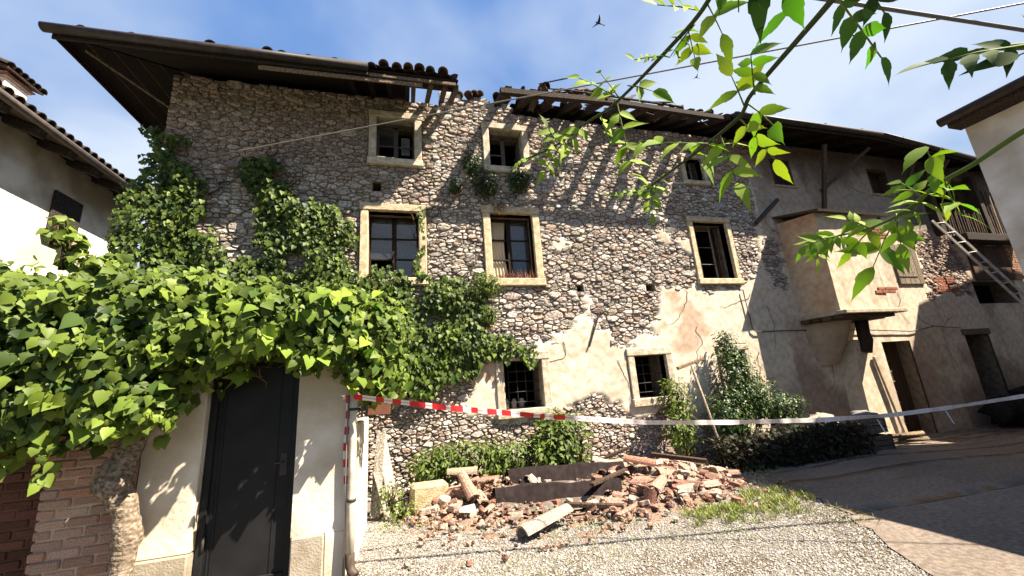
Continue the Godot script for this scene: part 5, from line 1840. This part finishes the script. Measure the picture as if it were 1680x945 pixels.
	# dark sheets
	for q in [[Vector3(1.1, 0.13, 1.5), Vector3(2.75, 0.1, 1.85), 0.3, 0, "long folded dark roofing sheet lying across the front of the heap"], [Vector3(1.4, 0.24, 1.05), Vector3(3.1, 0.2, 1.35), 0.3, 1, "dark roofing sheet behind the front one on the heap"]]:
		st = begin(true)
		var nn := 40
		var prof := [Vector2(-0.3, -0.1), Vector2(-0.16, 0.06), Vector2(-0.02, 0.17), Vector2(0.03, 0.15), Vector2(0.1, -0.02), Vector2(0.14, -0.05), Vector2(0.3, -0.09)]
		for i in nn:
			for j in prof.size() - 1:
				var f := func(ii: int, jj: int) -> Vector3:
					var t := float(ii) / nn
					var c: Vector3 = q[0].lerp(q[1], t)
					var w: float = 1.0 - 0.12 * absf(t - 0.45)
					var pr: Vector2 = prof[jj] * w
					var nzv := nf.get_noise_2d(t * 60 + q[3] * 50, jj * 22.0) * 0.045
					return c + Vector3(nzv * 0.5, pr.y + nzv, pr.x + nzv * 0.7)
				var col := Color(0.024, 0.018, 0.016) if j < 4 else Color(0.2, 0.17, 0.145)
				quad(st, f.call(i, j + 1), f.call(i + 1, j + 1), f.call(i + 1, j), f.call(i, j), col)
		st.index()
		single("roofing_sheet", st, mats.felt, q[4], "sheet", Transform3D(), "dark sheets on the rubble")
	# broken timbers in the heap
	var tb := [[Vector3(0.1, 0.25, 0.62), Vector3(0.75, 0.3, 0.7), 0.05, "thin grey lath poking out left behind the stone block"], [Vector3(3.1, 0.25, 0.6), Vector3(3.6, 0.42, 0.75), 0.06, "brown timber stub sticking up at the back right of the heap"], [Vector3(3.9, 0.3, 0.9), Vector3(4.55, 0.2, 1.4), 0.09, "brown timber lying at the heap's right shoulder"], [Vector3(1.9, 0.12, 2.1), Vector3(2.5, 0.08, 2.35), 0.07, "dark timber offcut in front of the roofing sheet"], [Vector3(2.3, 0.26, 1.95), Vector3(3.5, 0.3, 1.3), 0.06, "dark lath slanting over the right end of the roofing sheet"]]
	for q in tb:
		st = begin()
		beam(st, q[0], q[1], q[2], q[2] * 0.7, Color(0.11, 0.075, 0.055))
		single("timber", st, mats.wood, q[3], "timber", Transform3D(), "timbers in the rubble")

func build_rake() -> void:
	var foot := Vector3(5.3, 0.0, 0.95)
	var head := Vector3(5.3, 1.69, 0.52)
	var o := thing("wooden_rake", "long-handled wooden rake leaning head up against the wall by the bush", "rake", foot)
	var st := begin(true)
	tube(st, [Vector3(0, -0.03, 0), (head - foot) * 0.5 + Vector3(0.01, 0, 0), head - foot], [0.027, 0.025, 0.022], 8, Color(0.5, 0.42, 0.33))
	part("handle", st, mats.wood, o)
	st = begin()
	var a := Vector3(-0.33, -0.055, -0.0)
	var b := Vector3(0.33, 0.105, -0.02)
	var mid := head - foot + Vector3(0, 0.02, 0)
	beam(st, mid + a, mid + b, 0.055, 0.06, Color(0.36, 0.26, 0.18), 0.01)
	part("head", st, mats.wood, o)
	for i in 9:
		st = begin(true)
		var p := (mid + a).lerp(mid + b, (i + 0.5) / 9.0)
		tube(st, [p, p + Vector3(-0.006, 0.01, -0.075)], [0.009, 0.005], 6, Color(0.33, 0.25, 0.17))
		part("tine", st, mats.wood, o)

func build_tape() -> void:
	var path := Curve3D.new()
	for p in [Vector3(-0.515, 1.585, 2.7), Vector3(0.4, 1.4, 2.66), Vector3(1.56, 1.205, 2.62), Vector3(2.8, 1.03, 2.66), Vector3(4.0, 0.925, 2.7), Vector3(5.3, 0.84, 2.76), Vector3(6.5, 0.8, 2.85), Vector3(7.5, 0.84, 3.05), Vector3(8.2, 0.93, 3.4), Vector3(8.497, 1.02, 3.95)]:
		path.add_point(p)
	var pts := path.get_baked_points()
	path.bake_interval = 0.05
	pts = path.get_baked_points()
	var o := thing("barrier_tape", "red and white barrier tape strung from the drainpipe to the right house", "tape", Vector3(-0.515, 1.585, 2.7))
	var d := 0.0
	var at_ := 0
	while at_ < pts.size() - 1:
		var run := int(0.1 / 0.05) if d < 2.3 else int(0.4 / 0.05)
		var is_red := int(round(d / 0.1)) % 2 == 0 and d < 2.3
		var st := begin(true)
		for k in run:
			if at_ >= pts.size() - 1: break
			var f := func(n: int, s: float) -> Vector3:
				var tw := 0.25 + 0.5 * nf.get_noise_1d(n * 2.6) + 0.25 * sin(n * 0.13)
				return pts[n] - o.position + Vector3(0, cos(tw), sin(tw)) * 0.029 * s
			var c := Color(0.5, 0.025, 0.03) if is_red else Color(0.66, 0.62, 0.6)
			if not is_red and d > 2.3:
				c = Color(0.6, 0.52, 0.5).lerp(Color(0.66, 0.62, 0.6), rng.randf())
			for w in [[-1.0, -0.25], [-0.25, 0.3], [0.3, 1.0]]:
				var cc: Color = c if is_red or w[0] != -0.25 or k % 4 > 1 else c.lerp(Color(0.3, 0.1, 0.1), 0.55 if d < 3.2 else 0.2)
				quad(st, f.call(at_, w[0]), f.call(at_ + 1, w[0]), f.call(at_ + 1, w[1]), f.call(at_, w[1]), cc)
			d += pts[at_].distance_to(pts[at_ + 1])
			at_ += 1
		part("red_stripe" if is_red else "white_stripe", st, mats.plastic, o)
	for s in [[6.2, 0.8, 2.86], [7.3, 0.83, 3.02]]:   # loose ends that dangle
		var st := begin(true)
		var p := Vector3(s[0], s[1] - 0.03, s[2]) - o.position
		for k in 4:
			quad(st, p + Vector3(0.02 * k, -0.045 * k, 0), p + Vector3(0.02 * k + 0.02, -0.045 * k, 0), p + Vector3(0.02 * k + 0.045, -0.045 * k - 0.045, 0.01), p + Vector3(0.02 * k + 0.02, -0.045 * k - 0.045, 0.01), Color(0.66, 0.62, 0.6))
		part("loose_end", st, mats.plastic, o)
	# the length that hangs down the wall's corner
	var h := thing("hanging_tape", "red and white tape end hanging down the cream wall beside the drainpipe", "tape", Vector3(-0.575, 1.6, 2.635))
	for i in 12:
		var st := begin(true)
		var y := -i * 0.075
		var off := sin(i * 0.7) * 0.008
		var off2 := sin((i + 1) * 0.7) * 0.008
		quad(st, Vector3(-0.022 + off2, y - 0.0745, 0.006), Vector3(0.022 + off2, y - 0.0745, 0.01), Vector3(0.022 + off, y, 0.01), Vector3(-0.022 + off, y, 0.006), Color(0.5, 0.03, 0.035) if i % 2 == 0 else Color(0.66, 0.62, 0.58))
		part("red_stripe" if i % 2 == 0 else "white_stripe", st, mats.plastic, h)

func wire(label: String, a: Vector3, b: Vector3, sag: float, r: float, col: Color) -> void:
	var pts := []
	for i in 25:
		var t := i / 24.0
		pts.append(a.lerp(b, t) - Vector3(0, 4.0 * sag * t * (1 - t), 0))
	var st := begin(true)
	tube(st, pts, r, 6, col)
	single("wire", st, mats.plastic, label, "wire")

func build_extras() -> void:
	wire("pale wire strung from the stone wall past the upper windows to the right", Vector3(-3.4, 5.66, 0.06), Vector3(9.7, 4.61, 7.53), 0.0, 0.009, Color(0.2, 0.18, 0.16))
	wire("thin wire high at the top right behind the hanging leaves", Vector3(-4.0, 6.75, 3.22), Vector3(14.0, 3.17, 6.88), 0.0, 0.021, Color(0.16, 0.15, 0.15))
	# birds
	for q in [["dark bird gliding high in the open sky left of the stems", Vector3(9.82, 19.55, -7.36), 0.42], ["tiny bird far off in the sky just below the overhead wire", Vector3(17.65, 19.38, -9.5), 0.26]]:
		var o := thing("bird", q[0], "bird", q[1])
		var s: float = q[2]
		var st := begin(true)
		tube(st, [Vector3(-0.5, 0.1, 0) * s, Vector3(-0.35, 0.05, 0) * s, Vector3(-0.1, 0.0, 0) * s, Vector3(0.2, -0.05, 0) * s, Vector3(0.5, -0.16, 0) * s], [0.02 * s, 0.09 * s, 0.13 * s, 0.08 * s, 0.02 * s], 8, Color(0.05, 0.04, 0.04))
		part("body", st, mats.stem, o)
		for sd in [-1, 1]:
			st = begin(true)
			var prev := []
			for k in 6:
				var t := k / 5.0
				var c := Vector3(-0.1 - 0.35 * t * t, 0.04 + 0.22 * sin(t * 2.2), sd * (0.08 + 0.85 * t)) * s
				var w := lerpf(0.2, 0.03, t) * s
				var row := [c + Vector3(-w, 0, 0), c + Vector3(w, 0.0, 0)]
				if k: quad(st, prev[0], prev[1], row[1], row[0], Color(0.06, 0.05, 0.045))
				prev = row
			part("wing", st, mats.stem, o)
		st = begin(true)
		tri(st, Vector3(0.42, -0.12, 0) * s, Vector3(0.72, -0.22, -0.1) * s, Vector3(0.72, -0.22, 0.1) * s, Color(0.05, 0.04, 0.04))
		part("tail", st, mats.stem, o)
	# aluminium ladder
	var l0 := Vector3(16.45, 1.5, 0.95)
	var l1 := Vector3(14.45, 5.25, 0.2)
	var ld := thing("ladder", "long pale aluminium ladder leaning up to the dark loft", "ladder", l0)
	var side := Vector3(0.42, 0.06, 0.0)
	var metal := Color(0.5, 0.48, 0.44)
	for s in [0.0, 1.0]:
		var st := begin()
		beam(st, side * s + (l0 - l1) * 0.55, side * s + (l1 - l0), 0.03, 0.07, metal, 0.006)
		part("rail", st, mats.paint, ld)
	for i in 17:
		var st := begin(true)
		var p := (l1 - l0) * (i / 12.0 * 1.0 - 0.36)
		tube(st, [p, p + side], 0.017, 7, metal)
		part("rung", st, mats.paint, ld)
	# stacked crates and odds and ends by the lit wall
	for q in [[Vector3(8.75, -0.16, 0.95), 0.0, Color(0.07, 0.06, 0.055), "dark plastic crate standing lowest of the stack by the lit wall"], [Vector3(8.8, 0.16, 0.9), 0.15, Color(0.1, 0.085, 0.07), "dark crate on top of the stack by the lit wall"]]:
		var o := thing("crate", q[3], "crate", q[0], "crates by the lit wall")
		o.rotation.y = q[1]
		for k in 3:
			var st := begin()
			var y := 0.02 + k * 0.095
			for e in [[Vector3(-0.3, y, 0.18), Vector3(0.3, y + 0.075, 0.2)], [Vector3(-0.3, y, -0.2), Vector3(0.3, y + 0.075, -0.18)], [Vector3(-0.3, y, -0.178), Vector3(-0.28, y + 0.075, 0.178)], [Vector3(0.28, y, -0.178), Vector3(0.3, y + 0.075, 0.178)]]:
				bx(st, e[0], e[1], q[2], 0.004)
			part("slat", st, mats.plastic, o)
		var st2 := begin()
		bx(st2, Vector3(-0.279, 0.0, -0.179), Vector3(0.279, 0.018, 0.179), q[2])
		part("base", st2, mats.plastic, o)
		st2 = begin()
		for e in [[-0.3, -0.2], [0.26, -0.2], [-0.3, 0.16], [0.26, 0.16]]:
			bx(st2, Vector3(e[0] - 0.006, 0.0, e[1] - 0.006), Vector3(e[0] + 0.046, 0.3, e[1] + 0.046), q[2] * 0.8, 0.004)
		part("corner_posts", st2, mats.plastic, o)
	rng.seed = 65
	var lump := func(called: String, at: Vector3, r: Vector3, col: Color, m: Material, label: String, cat: String, rough := 0.75) -> void:
		var st := begin(true)
		var f := func(i: int, j: int) -> Vector3:
			var a := TAU * (i % 14) / 14.0
			var b := PI * (j / 8.0 - 0.5)
			var d := Vector3(cos(a) * cos(b), sin(b), sin(a) * cos(b))
			return d * r * (1.0 + nf.get_noise_3d(d.x * 70 + at.x * 60, d.y * 70, d.z * 70) * rough)
		for j in 8:
			for i in 14:
				quad(st, f.call(i + 1, j), f.call(i, j), f.call(i, j + 1), f.call(i + 1, j + 1), col)
		st.index()
		single(called, st, m, label, cat, Transform3D(Basis(), at))
	lump.call("rubble_sack", Vector3(8.0, 0.36, 0.62), Vector3(0.36, 0.2, 0.25), Color(0.36, 0.31, 0.27), mats.cloth, "pale crumpled sack lying on the dark brushwood heap's right end", "sack")
	lump.call("plastic_bag", Vector3(8.8, 0.5, 0.9), Vector3(0.28, 0.07, 0.18), Color(0.25, 0.24, 0.24), mats.cloth, "grey crumpled bag lying on the stacked crates", "bag")
	lump.call("boulder", Vector3(8.2, -0.05, 1.02), Vector3(0.12, 0.17, 0.11), Color(0.5, 0.43, 0.36), mats.stone, "rounded pale stone at the foot of the crates", "stone")
	lump.call("dark_bag", Vector3(14.1, 0.1, 0.5), Vector3(0.5, 0.35, 0.35), Color(0.02, 0.02, 0.02), mats.felt, "black refuse sack in the shade left of the far dark doorway", "bag")
	lump.call("covered_pile", Vector3(15.6, 0.25, 0.7), Vector3(0.8, 0.55, 0.5), Color(0.03, 0.028, 0.026), mats.felt, "large dark covered pile in the shade under the ladder", "pile")
	for i in 7:
		var st := begin(true)
		var p := Vector3(9.95 + (i % 4) * 0.12, -0.13 + 0.1 * int(i / 4.0), 0.75)
		tube(st, [p + Vector3(-0.35, rr(-0.01, 0.02), rr(-0.05, 0.05)), p + Vector3(0.3, rr(-0.01, 0.02), rr(-0.05, 0.05))], [0.05, 0.045], 8, Color(0.3, 0.23, 0.16) * rr(0.7, 1.2))
		single("log", st, mats.bark, ["leftmost log of the lower row by the plank door", "second log from the left, lower row by the plank door", "third log from the left, lower row by the plank door", "rightmost log of the lower row by the plank door", "left log on top of the pile by the plank door", "middle log on top of the pile by the plank door", "right log on top of the pile by the plank door"][i], "log", Transform3D(), "logs by the plank door")
	# dark brushwood heap in front of the wall
	var br := thing("brushwood_heap", "low dark mound of overgrown leaves and twigs along the wall below the tape", "brushwood", Vector3(6.6, 0, 0.9))
	var st3 := begin(true)
	for j in 10:
		for i in 40:
			var f := func(ii: int, jj: int) -> Vector3:
				var t := ii / 40.0
				var a := PI * jj / 10.0
				var x := lerpf(-1.5, 1.62, t)
				var hgt := (0.46 + nf.get_noise_2d(x * 60, jj * 9.0) * 0.14) * minf(1.0, minf(t * 6, (1 - t) * 14) + 0.05)
				return Vector3(x, sin(a) * hgt - 0.16, cos(a) * 0.5 + nf.get_noise_2d(x * 60 + 30, jj * 11.0) * 0.12)
			quad(st3, f.call(i, j), f.call(i + 1, j), f.call(i + 1, j + 1), f.call(i, j + 1), Color(0.016, 0.014, 0.009))
	st3.index()
	part("mound", st3, mats.bark, br)
	st3 = begin(true)
	for i in 420:
		var p := Vector3(rr(-1.5, 1.6), rr(0.0, 0.42), rr(-0.2, 0.62))
		var q := p + Vector3(rr(-0.4, 0.4), rr(-0.2, 0.16), rr(-0.14, 0.14))
		tube(st3, [p, p.lerp(q, 0.5) + rv(0.03), q], [0.008, 0.006, 0.003], 4, Color(0.035, 0.025, 0.018) * rr(0.5, 1.5))
	part("twigs", st3, mats.bark, br).set_meta("kind", "stuff")
	var xf := []
	var cols := []
	for i in 4200:
		var p := Vector3(rr(-1.5, 1.6), rr(-0.15, 0.44), 0)
		p.z = rr(-0.1, 0.5) + 0.15 * (0.4 - p.y)
		xf.append(leaf_at(p, rv() + Vector3(0, 0.3, 0.6), rv(), rr(0.05, 0.09)))
		cols.append(Color(0.022, 0.034, 0.012).lerp(Color(0.04, 0.025, 0.016), rng.randf()) * rr(0.4, 1.2))
	multi("dead_leaves", ivy_leaf(), mats.dull_leaf, br, xf, cols)

func _ready() -> void:
	rng.seed = 12345
	nz.seed = 3
	nz.frequency = 0.02
	nz.fractal_octaves = 4
	nf.seed = 9
	nf.frequency = 0.03
	nf.fractal_octaves = 3
	setup_view()
	setup_materials()
	build_ground()
	rng.seed = 42
	build_house()
	build_left_house()
	build_right_house()
	rng.seed = 43
	build_garden_wall()
	build_vine()
	build_ivy("wall_ivy", "dark glossy ivy climbing the stone wall's left half to the middle window", [
		[Vector2(-4.12, 6.2), Vector2(-3.75, 6.2), Vector2(-3.5, 5.6), Vector2(-3.15, 5.0), Vector2(-3.2, 3.9), Vector2(-3.9, 3.5), Vector2(-4.3, 3.9)],
		[Vector2(-2.68, 5.75), Vector2(-2.3, 5.8), Vector2(-1.95, 5.1), Vector2(-1.75, 4.3), Vector2(-2.6, 4.0), Vector2(-2.75, 5.0)],
		[Vector2(-3.9, 4.4), Vector2(-2.6, 4.35), Vector2(-1.9, 5.0), Vector2(-1.2, 4.85), Vector2(-0.85, 4.2), Vector2(-0.7, 3.8), Vector2(-0.2, 3.6), Vector2(0.2, 3.4), Vector2(0.45, 3.65), Vector2(1.0, 3.6), Vector2(1.45, 3.15), Vector2(1.4, 2.3), Vector2(1.1, 1.75), Vector2(0.3, 1.45), Vector2(-0.35, 1.55), Vector2(-0.6, 2.0), Vector2(-3.9, 2.2)],
		[Vector2(1.0, 2.55), Vector2(1.5, 2.45), Vector2(2.25, 2.32), Vector2(2.3, 2.02), Vector2(1.5, 1.98), Vector2(1.0, 1.8)],
		[Vector2(0.13, 3.5), Vector2(0.32, 3.5), Vector2(0.3, 4.9), Vector2(0.17, 4.9)]],
		[[-2.65, 4.5, 0.28, 0.6], [-1.75, 3.85, 0.2, 0.18], [0.0, 4.3, 0.28, 0.62], [-2.2, 3.4, 0.14, 0.14]], 900.0, Vector2(0.05, 0.092), 0.36, 300, 88)
	bush("low_weeds", "long low strip of green weeds along the wall behind the rubble", [[Vector3(0.9, 0.5, 0.5), Vector3(0.75, 0.34, 0.25)], [Vector3(0.35, 0.45, 0.5), Vector3(0.35, 0.3, 0.25)], [Vector3(1.6, 0.45, 0.5), Vector3(0.5, 0.3, 0.25)]], 3000, Vector2(0.05, 0.095), 0.5, leaflet(0), 201, 0.8)
	bush("leafy_shrub", "bushy green shrub under the right side of the left barred window", [[Vector3(2.5, 0.62, 0.55), Vector3(0.5, 0.5, 0.32)], [Vector3(2.25, 0.45, 0.6), Vector3(0.4, 0.4, 0.3)]], 2600, Vector2(0.06, 0.12), 0.45, leaflet(1), 202, 0.7)
	bush("light_shrub", "yellow-green shrub covering the right edge of the right barred window", [[Vector3(4.95, 1.05, 0.4), Vector3(0.3, 0.5, 0.25)], [Vector3(4.85, 0.55, 0.5), Vector3(0.3, 0.4, 0.25)]], 2400, Vector2(0.05, 0.1), 0.62, leaflet(0), 203)
	var eg := bush("tall_evergreen", "tall dark glossy evergreen bush between the rake and the jettied closet", [[Vector3(6.35, 1.3, 0.5), Vector3(0.5, 0.75, 0.35)], [Vector3(6.33, 2.0, 0.4), Vector3(0.26, 0.4, 0.22)], [Vector3(6.75, 0.95, 0.5), Vector3(0.5, 0.5, 0.35)], [Vector3(5.9, 0.7, 0.6), Vector3(0.5, 0.5, 0.35)], [Vector3(7.3, 0.75, 0.55), Vector3(0.5, 0.3, 0.3)]], 4600, Vector2(0.04, 0.085), 0.1, leaflet(2), 204)
	for c in eg.get_children():
		if c is MultiMeshInstance3D: c.material_override = mats.gloss
	bush("corner_weeds", "small green weed clump at the foot of the leaning planks", [[Vector3(-0.2, 0.2, 1.0), Vector3(0.2, 0.25, 0.2)], [Vector3(-0.05, 0.1, 1.25), Vector3(0.2, 0.12, 0.2)]], 1500, Vector2(0.04, 0.07), 0.6, leaflet(0), 205, 0.6, "", 0, "weeds")
	for q in [[Vector3(1.3, 5.95, 0.12), Vector3(0.16, 0.2, 0.16), "dark tuft growing at the left foot of the second upper window", 0.0], [Vector3(1.55, 5.5, 0.12), Vector3(0.22, 0.22, 0.16), "dark tuft under the sill of the second upper window, lowest of the four", -0.05], [Vector3(0.95, 5.45, 0.1), Vector3(0.1, 0.12, 0.1), "smallest dark tuft on the wall left below the second upper window", -0.05], [Vector3(2.25, 5.65, 0.14), Vector3(0.2, 0.22, 0.18), "dark tuft at the right foot of the second upper window", 0.0],
		[Vector3(1.42, 3.4, 0.16), Vector3(0.24, 0.18, 0.16), "grey-green tuft at the left end of the middle window's sill", 0.5], [Vector3(1.45, 2.85, 0.12), Vector3(0.16, 0.16, 0.1), "sparse grey-green tuft on the wall between middle and lower windows", 0.4]]:
		bush("wall_plant", q[2], [[q[0], q[1] * 1.45]], 5200, Vector2(0.03, 0.075), q[3], leaflet(2), 300 + int(q[0].x * 10), 0.5, "tufts rooted in the stone wall", 0, "wall plant")
	rng.seed = 600
	var dry := []
	var dc := []
	for i in 260:
		var p := Vector3(rr(1.75, 2.5), 3.56, rr(-0.12, 0.08))
		dry.append(Transform3D(aim(rv(), Vector3(rr(-0.5, 0.5), 1, rr(-0.2, 0.5))).scaled(Vector3(0.12, rr(0.08, 0.2), 0.12)), p))
		dc.append(Color(0.2, 0.09, 0.06) * rr(0.6, 1.5))
	for i in 130:
		dry.append(Transform3D(aim(rv(), Vector3(rr(-0.4, 0.4), -1, rr(0, 0.5))).scaled(Vector3(0.1, rr(0.1, 0.24), 0.1)), Vector3(rr(1.65, 1.95), 5.07, rr(0.03, 0.1))))
		dc.append(Color(0.3, 0.2, 0.1) * rr(0.6, 1.4))
	tag(multi("dry_grass", blade_mesh(), mats.dull_leaf, self, dry, dc), "brown dry grass on the sill and lintel of the centre window", "grass", "", "stuff")
	bush("vine_spray", "pale green spray of leaves standing up before the far left house's shutter", [[Vector3(-3.62, 3.55, 2.0), Vector3(0.1, 0.2, 0.1)], [Vector3(-3.45, 3.3, 2.0), Vector3(0.12, 0.2, 0.12)], [Vector3(-3.2, 3.15, 2.0), Vector3(0.2, 0.14, 0.14)]], 900, Vector2(0.06, 0.11), 0.75, vine_leaf(0), 206)
	build_rubble()
	build_rake()
	build_tape()
	build_extras()
	grass_patch("yellow_grass", "thin yellow-green grass between the rubble and the lane", [[3.9, 2.95, 0.7, 0.32], [3.3, 2.85, 0.5, 0.25], [4.4, 2.7, 0.4, 0.4]], 5200, Vector2(0.03, 0.09), Color(0.2, 0.26, 0.05), 701)
	grass_patch("sparse_grass", "sparse grass tufts growing through the gravel", [[4.9, 2.3, 0.25, 0.5], [4.4, 3.4, 0.3, 0.4], [5.3, 1.6, 0.4, 0.25], [0.3, 1.6, 0.5, 0.3], [1.9, 2.6, 0.7, 0.2], [-0.1, 1.4, 0.3, 0.3], [2.6, 3.3, 0.9, 0.3], [1.2, 3.2, 0.7, 0.3]], 2600, Vector2(0.02, 0.07), Color(0.17, 0.22, 0.06), 702)
	build_trumpet_vines()

const VINES := [
	{"stem": [Vector3(0.73, 2.58, 6.55), Vector3(0.73, 2.49, 6.40), Vector3(0.68, 2.44, 6.28), Vector3(0.60, 2.38, 6.15), Vector3(0.53, 2.35, 6.08), Vector3(0.45, 2.31, 6.01), Vector3(0.37, 2.29, 5.96)], "leaves": [
		[Vector3(0.725, 2.482, 6.378), Vector3(0.602, 2.482, 6.369), 4, 0.047],
		[Vector3(0.723, 2.466, 6.353), Vector3(0.684, 2.416, 6.289), 3, 0.050],
		[Vector3(0.680, 2.437, 6.273), Vector3(0.626, 2.464, 6.222), 3, 0.031],
		[Vector3(0.597, 2.389, 6.157), Vector3(0.512, 2.488, 6.106), 4, 0.053],
		[Vector3(0.617, 2.406, 6.188), Vector3(0.660, 2.353, 6.235), 1, 0.062],
		[Vector3(0.600, 2.379, 6.149), Vector3(0.674, 2.201, 6.064), 4, 0.071],
		[Vector3(0.564, 2.362, 6.111), Vector3(0.621, 2.312, 6.050), 2, 0.060],
		[Vector3(0.528, 2.347, 6.077), Vector3(0.467, 2.272, 6.069), 2, 0.061],
		[Vector3(0.483, 2.328, 6.037), Vector3(0.422, 2.242, 5.976), 4, 0.051],
		[Vector3(0.459, 2.315, 6.016), Vector3(0.429, 2.371, 6.019), 2, 0.049],
		[Vector3(0.400, 2.294, 5.976), Vector3(0.359, 2.311, 5.898), 3, 0.031],
		[Vector3(0.731, 2.489, 6.394), Vector3(0.758, 2.402, 6.392), 1, 0.078],
		[Vector3(0.711, 2.466, 6.341), Vector3(0.747, 2.408, 6.309), 2, 0.055],
		[Vector3(0.602, 2.388, 6.159), Vector3(0.559, 2.473, 6.151), 2, 0.042],
	]},
	{"stem": [Vector3(0.86, 2.36, 6.65), Vector3(0.85, 2.32, 6.57), Vector3(0.81, 2.24, 6.39), Vector3(0.81, 2.21, 6.35), Vector3(0.76, 2.17, 6.26), Vector3(0.68, 2.12, 6.16), Vector3(0.64, 2.09, 6.11)], "leaves": [
		[Vector3(0.815, 2.235, 6.390), Vector3(0.743, 2.274, 6.458), 3, 0.057],
		[Vector3(0.809, 2.224, 6.371), Vector3(0.846, 2.153, 6.391), 1, 0.065],
		[Vector3(0.806, 2.200, 6.345), Vector3(0.896, 2.098, 6.338), 3, 0.060],
		[Vector3(0.770, 2.171, 6.278), Vector3(0.639, 2.252, 6.132), 4, 0.071],
		[Vector3(0.783, 2.181, 6.301), Vector3(0.805, 2.050, 6.296), 3, 0.073],
		[Vector3(0.694, 2.135, 6.180), Vector3(0.667, 2.075, 6.123), 3, 0.045],
		[Vector3(0.663, 2.105, 6.137), Vector3(0.595, 2.128, 6.048), 4, 0.032],
		[Vector3(0.670, 2.114, 6.147), Vector3(0.647, 2.022, 6.161), 4, 0.038],
		[Vector3(0.807, 2.220, 6.364), Vector3(0.753, 2.275, 6.393), 1, 0.068],
		[Vector3(0.774, 2.178, 6.289), Vector3(0.775, 2.141, 6.229), 2, 0.065],
	]},
	{"stem": [Vector3(1.28, 2.06, 6.68), Vector3(1.26, 2.04, 6.59), Vector3(1.25, 2.01, 6.51), Vector3(1.23, 1.99, 6.45), Vector3(1.21, 1.95, 6.39), Vector3(1.18, 1.93, 6.32), Vector3(1.14, 1.93, 6.26), Vector3(1.12, 1.92, 6.22)], "leaves": [
		[Vector3(1.231, 1.991, 6.460), Vector3(1.151, 2.060, 6.490), 2, 0.067],
		[Vector3(1.233, 1.991, 6.464), Vector3(1.235, 1.906, 6.465), 2, 0.066],
		[Vector3(1.219, 1.975, 6.421), Vector3(1.214, 2.024, 6.397), 2, 0.049],
		[Vector3(1.206, 1.954, 6.383), Vector3(1.241, 1.841, 6.269), 2, 0.090],
		[Vector3(1.202, 1.950, 6.374), Vector3(1.179, 1.866, 6.376), 2, 0.062],
		[Vector3(1.179, 1.932, 6.322), Vector3(1.152, 1.967, 6.294), 3, 0.046],
		[Vector3(1.188, 1.935, 6.339), Vector3(1.197, 1.891, 6.254), 2, 0.056],
		[Vector3(1.146, 1.932, 6.268), Vector3(1.061, 1.910, 6.243), 5, 0.049],
		[Vector3(1.226, 1.983, 6.443), Vector3(1.198, 1.924, 6.396), 3, 0.064],
		[Vector3(1.128, 1.926, 6.238), Vector3(1.139, 1.885, 6.202), 3, 0.038],
		[Vector3(1.236, 1.998, 6.476), Vector3(1.291, 1.958, 6.420), 2, 0.058],
	]},
	{"stem": [Vector3(0.77, 2.20, 6.77), Vector3(0.72, 2.20, 6.66), Vector3(0.65, 2.25, 6.61), Vector3(0.57, 2.30, 6.56)], "leaves": [
		[Vector3(0.571, 2.297, 6.567), Vector3(0.550, 2.228, 6.567), 0, 0.077],
		[Vector3(0.595, 2.285, 6.579), Vector3(0.599, 2.239, 6.561), 0, 0.081],
		[Vector3(0.620, 2.272, 6.595), Vector3(0.654, 2.247, 6.559), 0, 0.091],
		[Vector3(0.653, 2.254, 6.618), Vector3(0.713, 2.257, 6.571), 1, 0.084],
		[Vector3(0.711, 2.207, 6.645), Vector3(0.757, 2.077, 6.652), 4, 0.059],
		[Vector3(0.736, 2.193, 6.673), Vector3(0.766, 2.152, 6.670), 1, 0.057],
	]},
	{"stem": [Vector3(0.98, 2.04, 6.76), Vector3(0.96, 2.07, 6.72), Vector3(0.94, 2.09, 6.69), Vector3(0.91, 2.10, 6.65)], "leaves": [
		[Vector3(0.957, 2.067, 6.725), Vector3(0.862, 2.074, 6.663), 4, 0.068],
		[Vector3(0.973, 2.048, 6.751), Vector3(0.942, 2.049, 6.721), 1, 0.079],
	]},
]
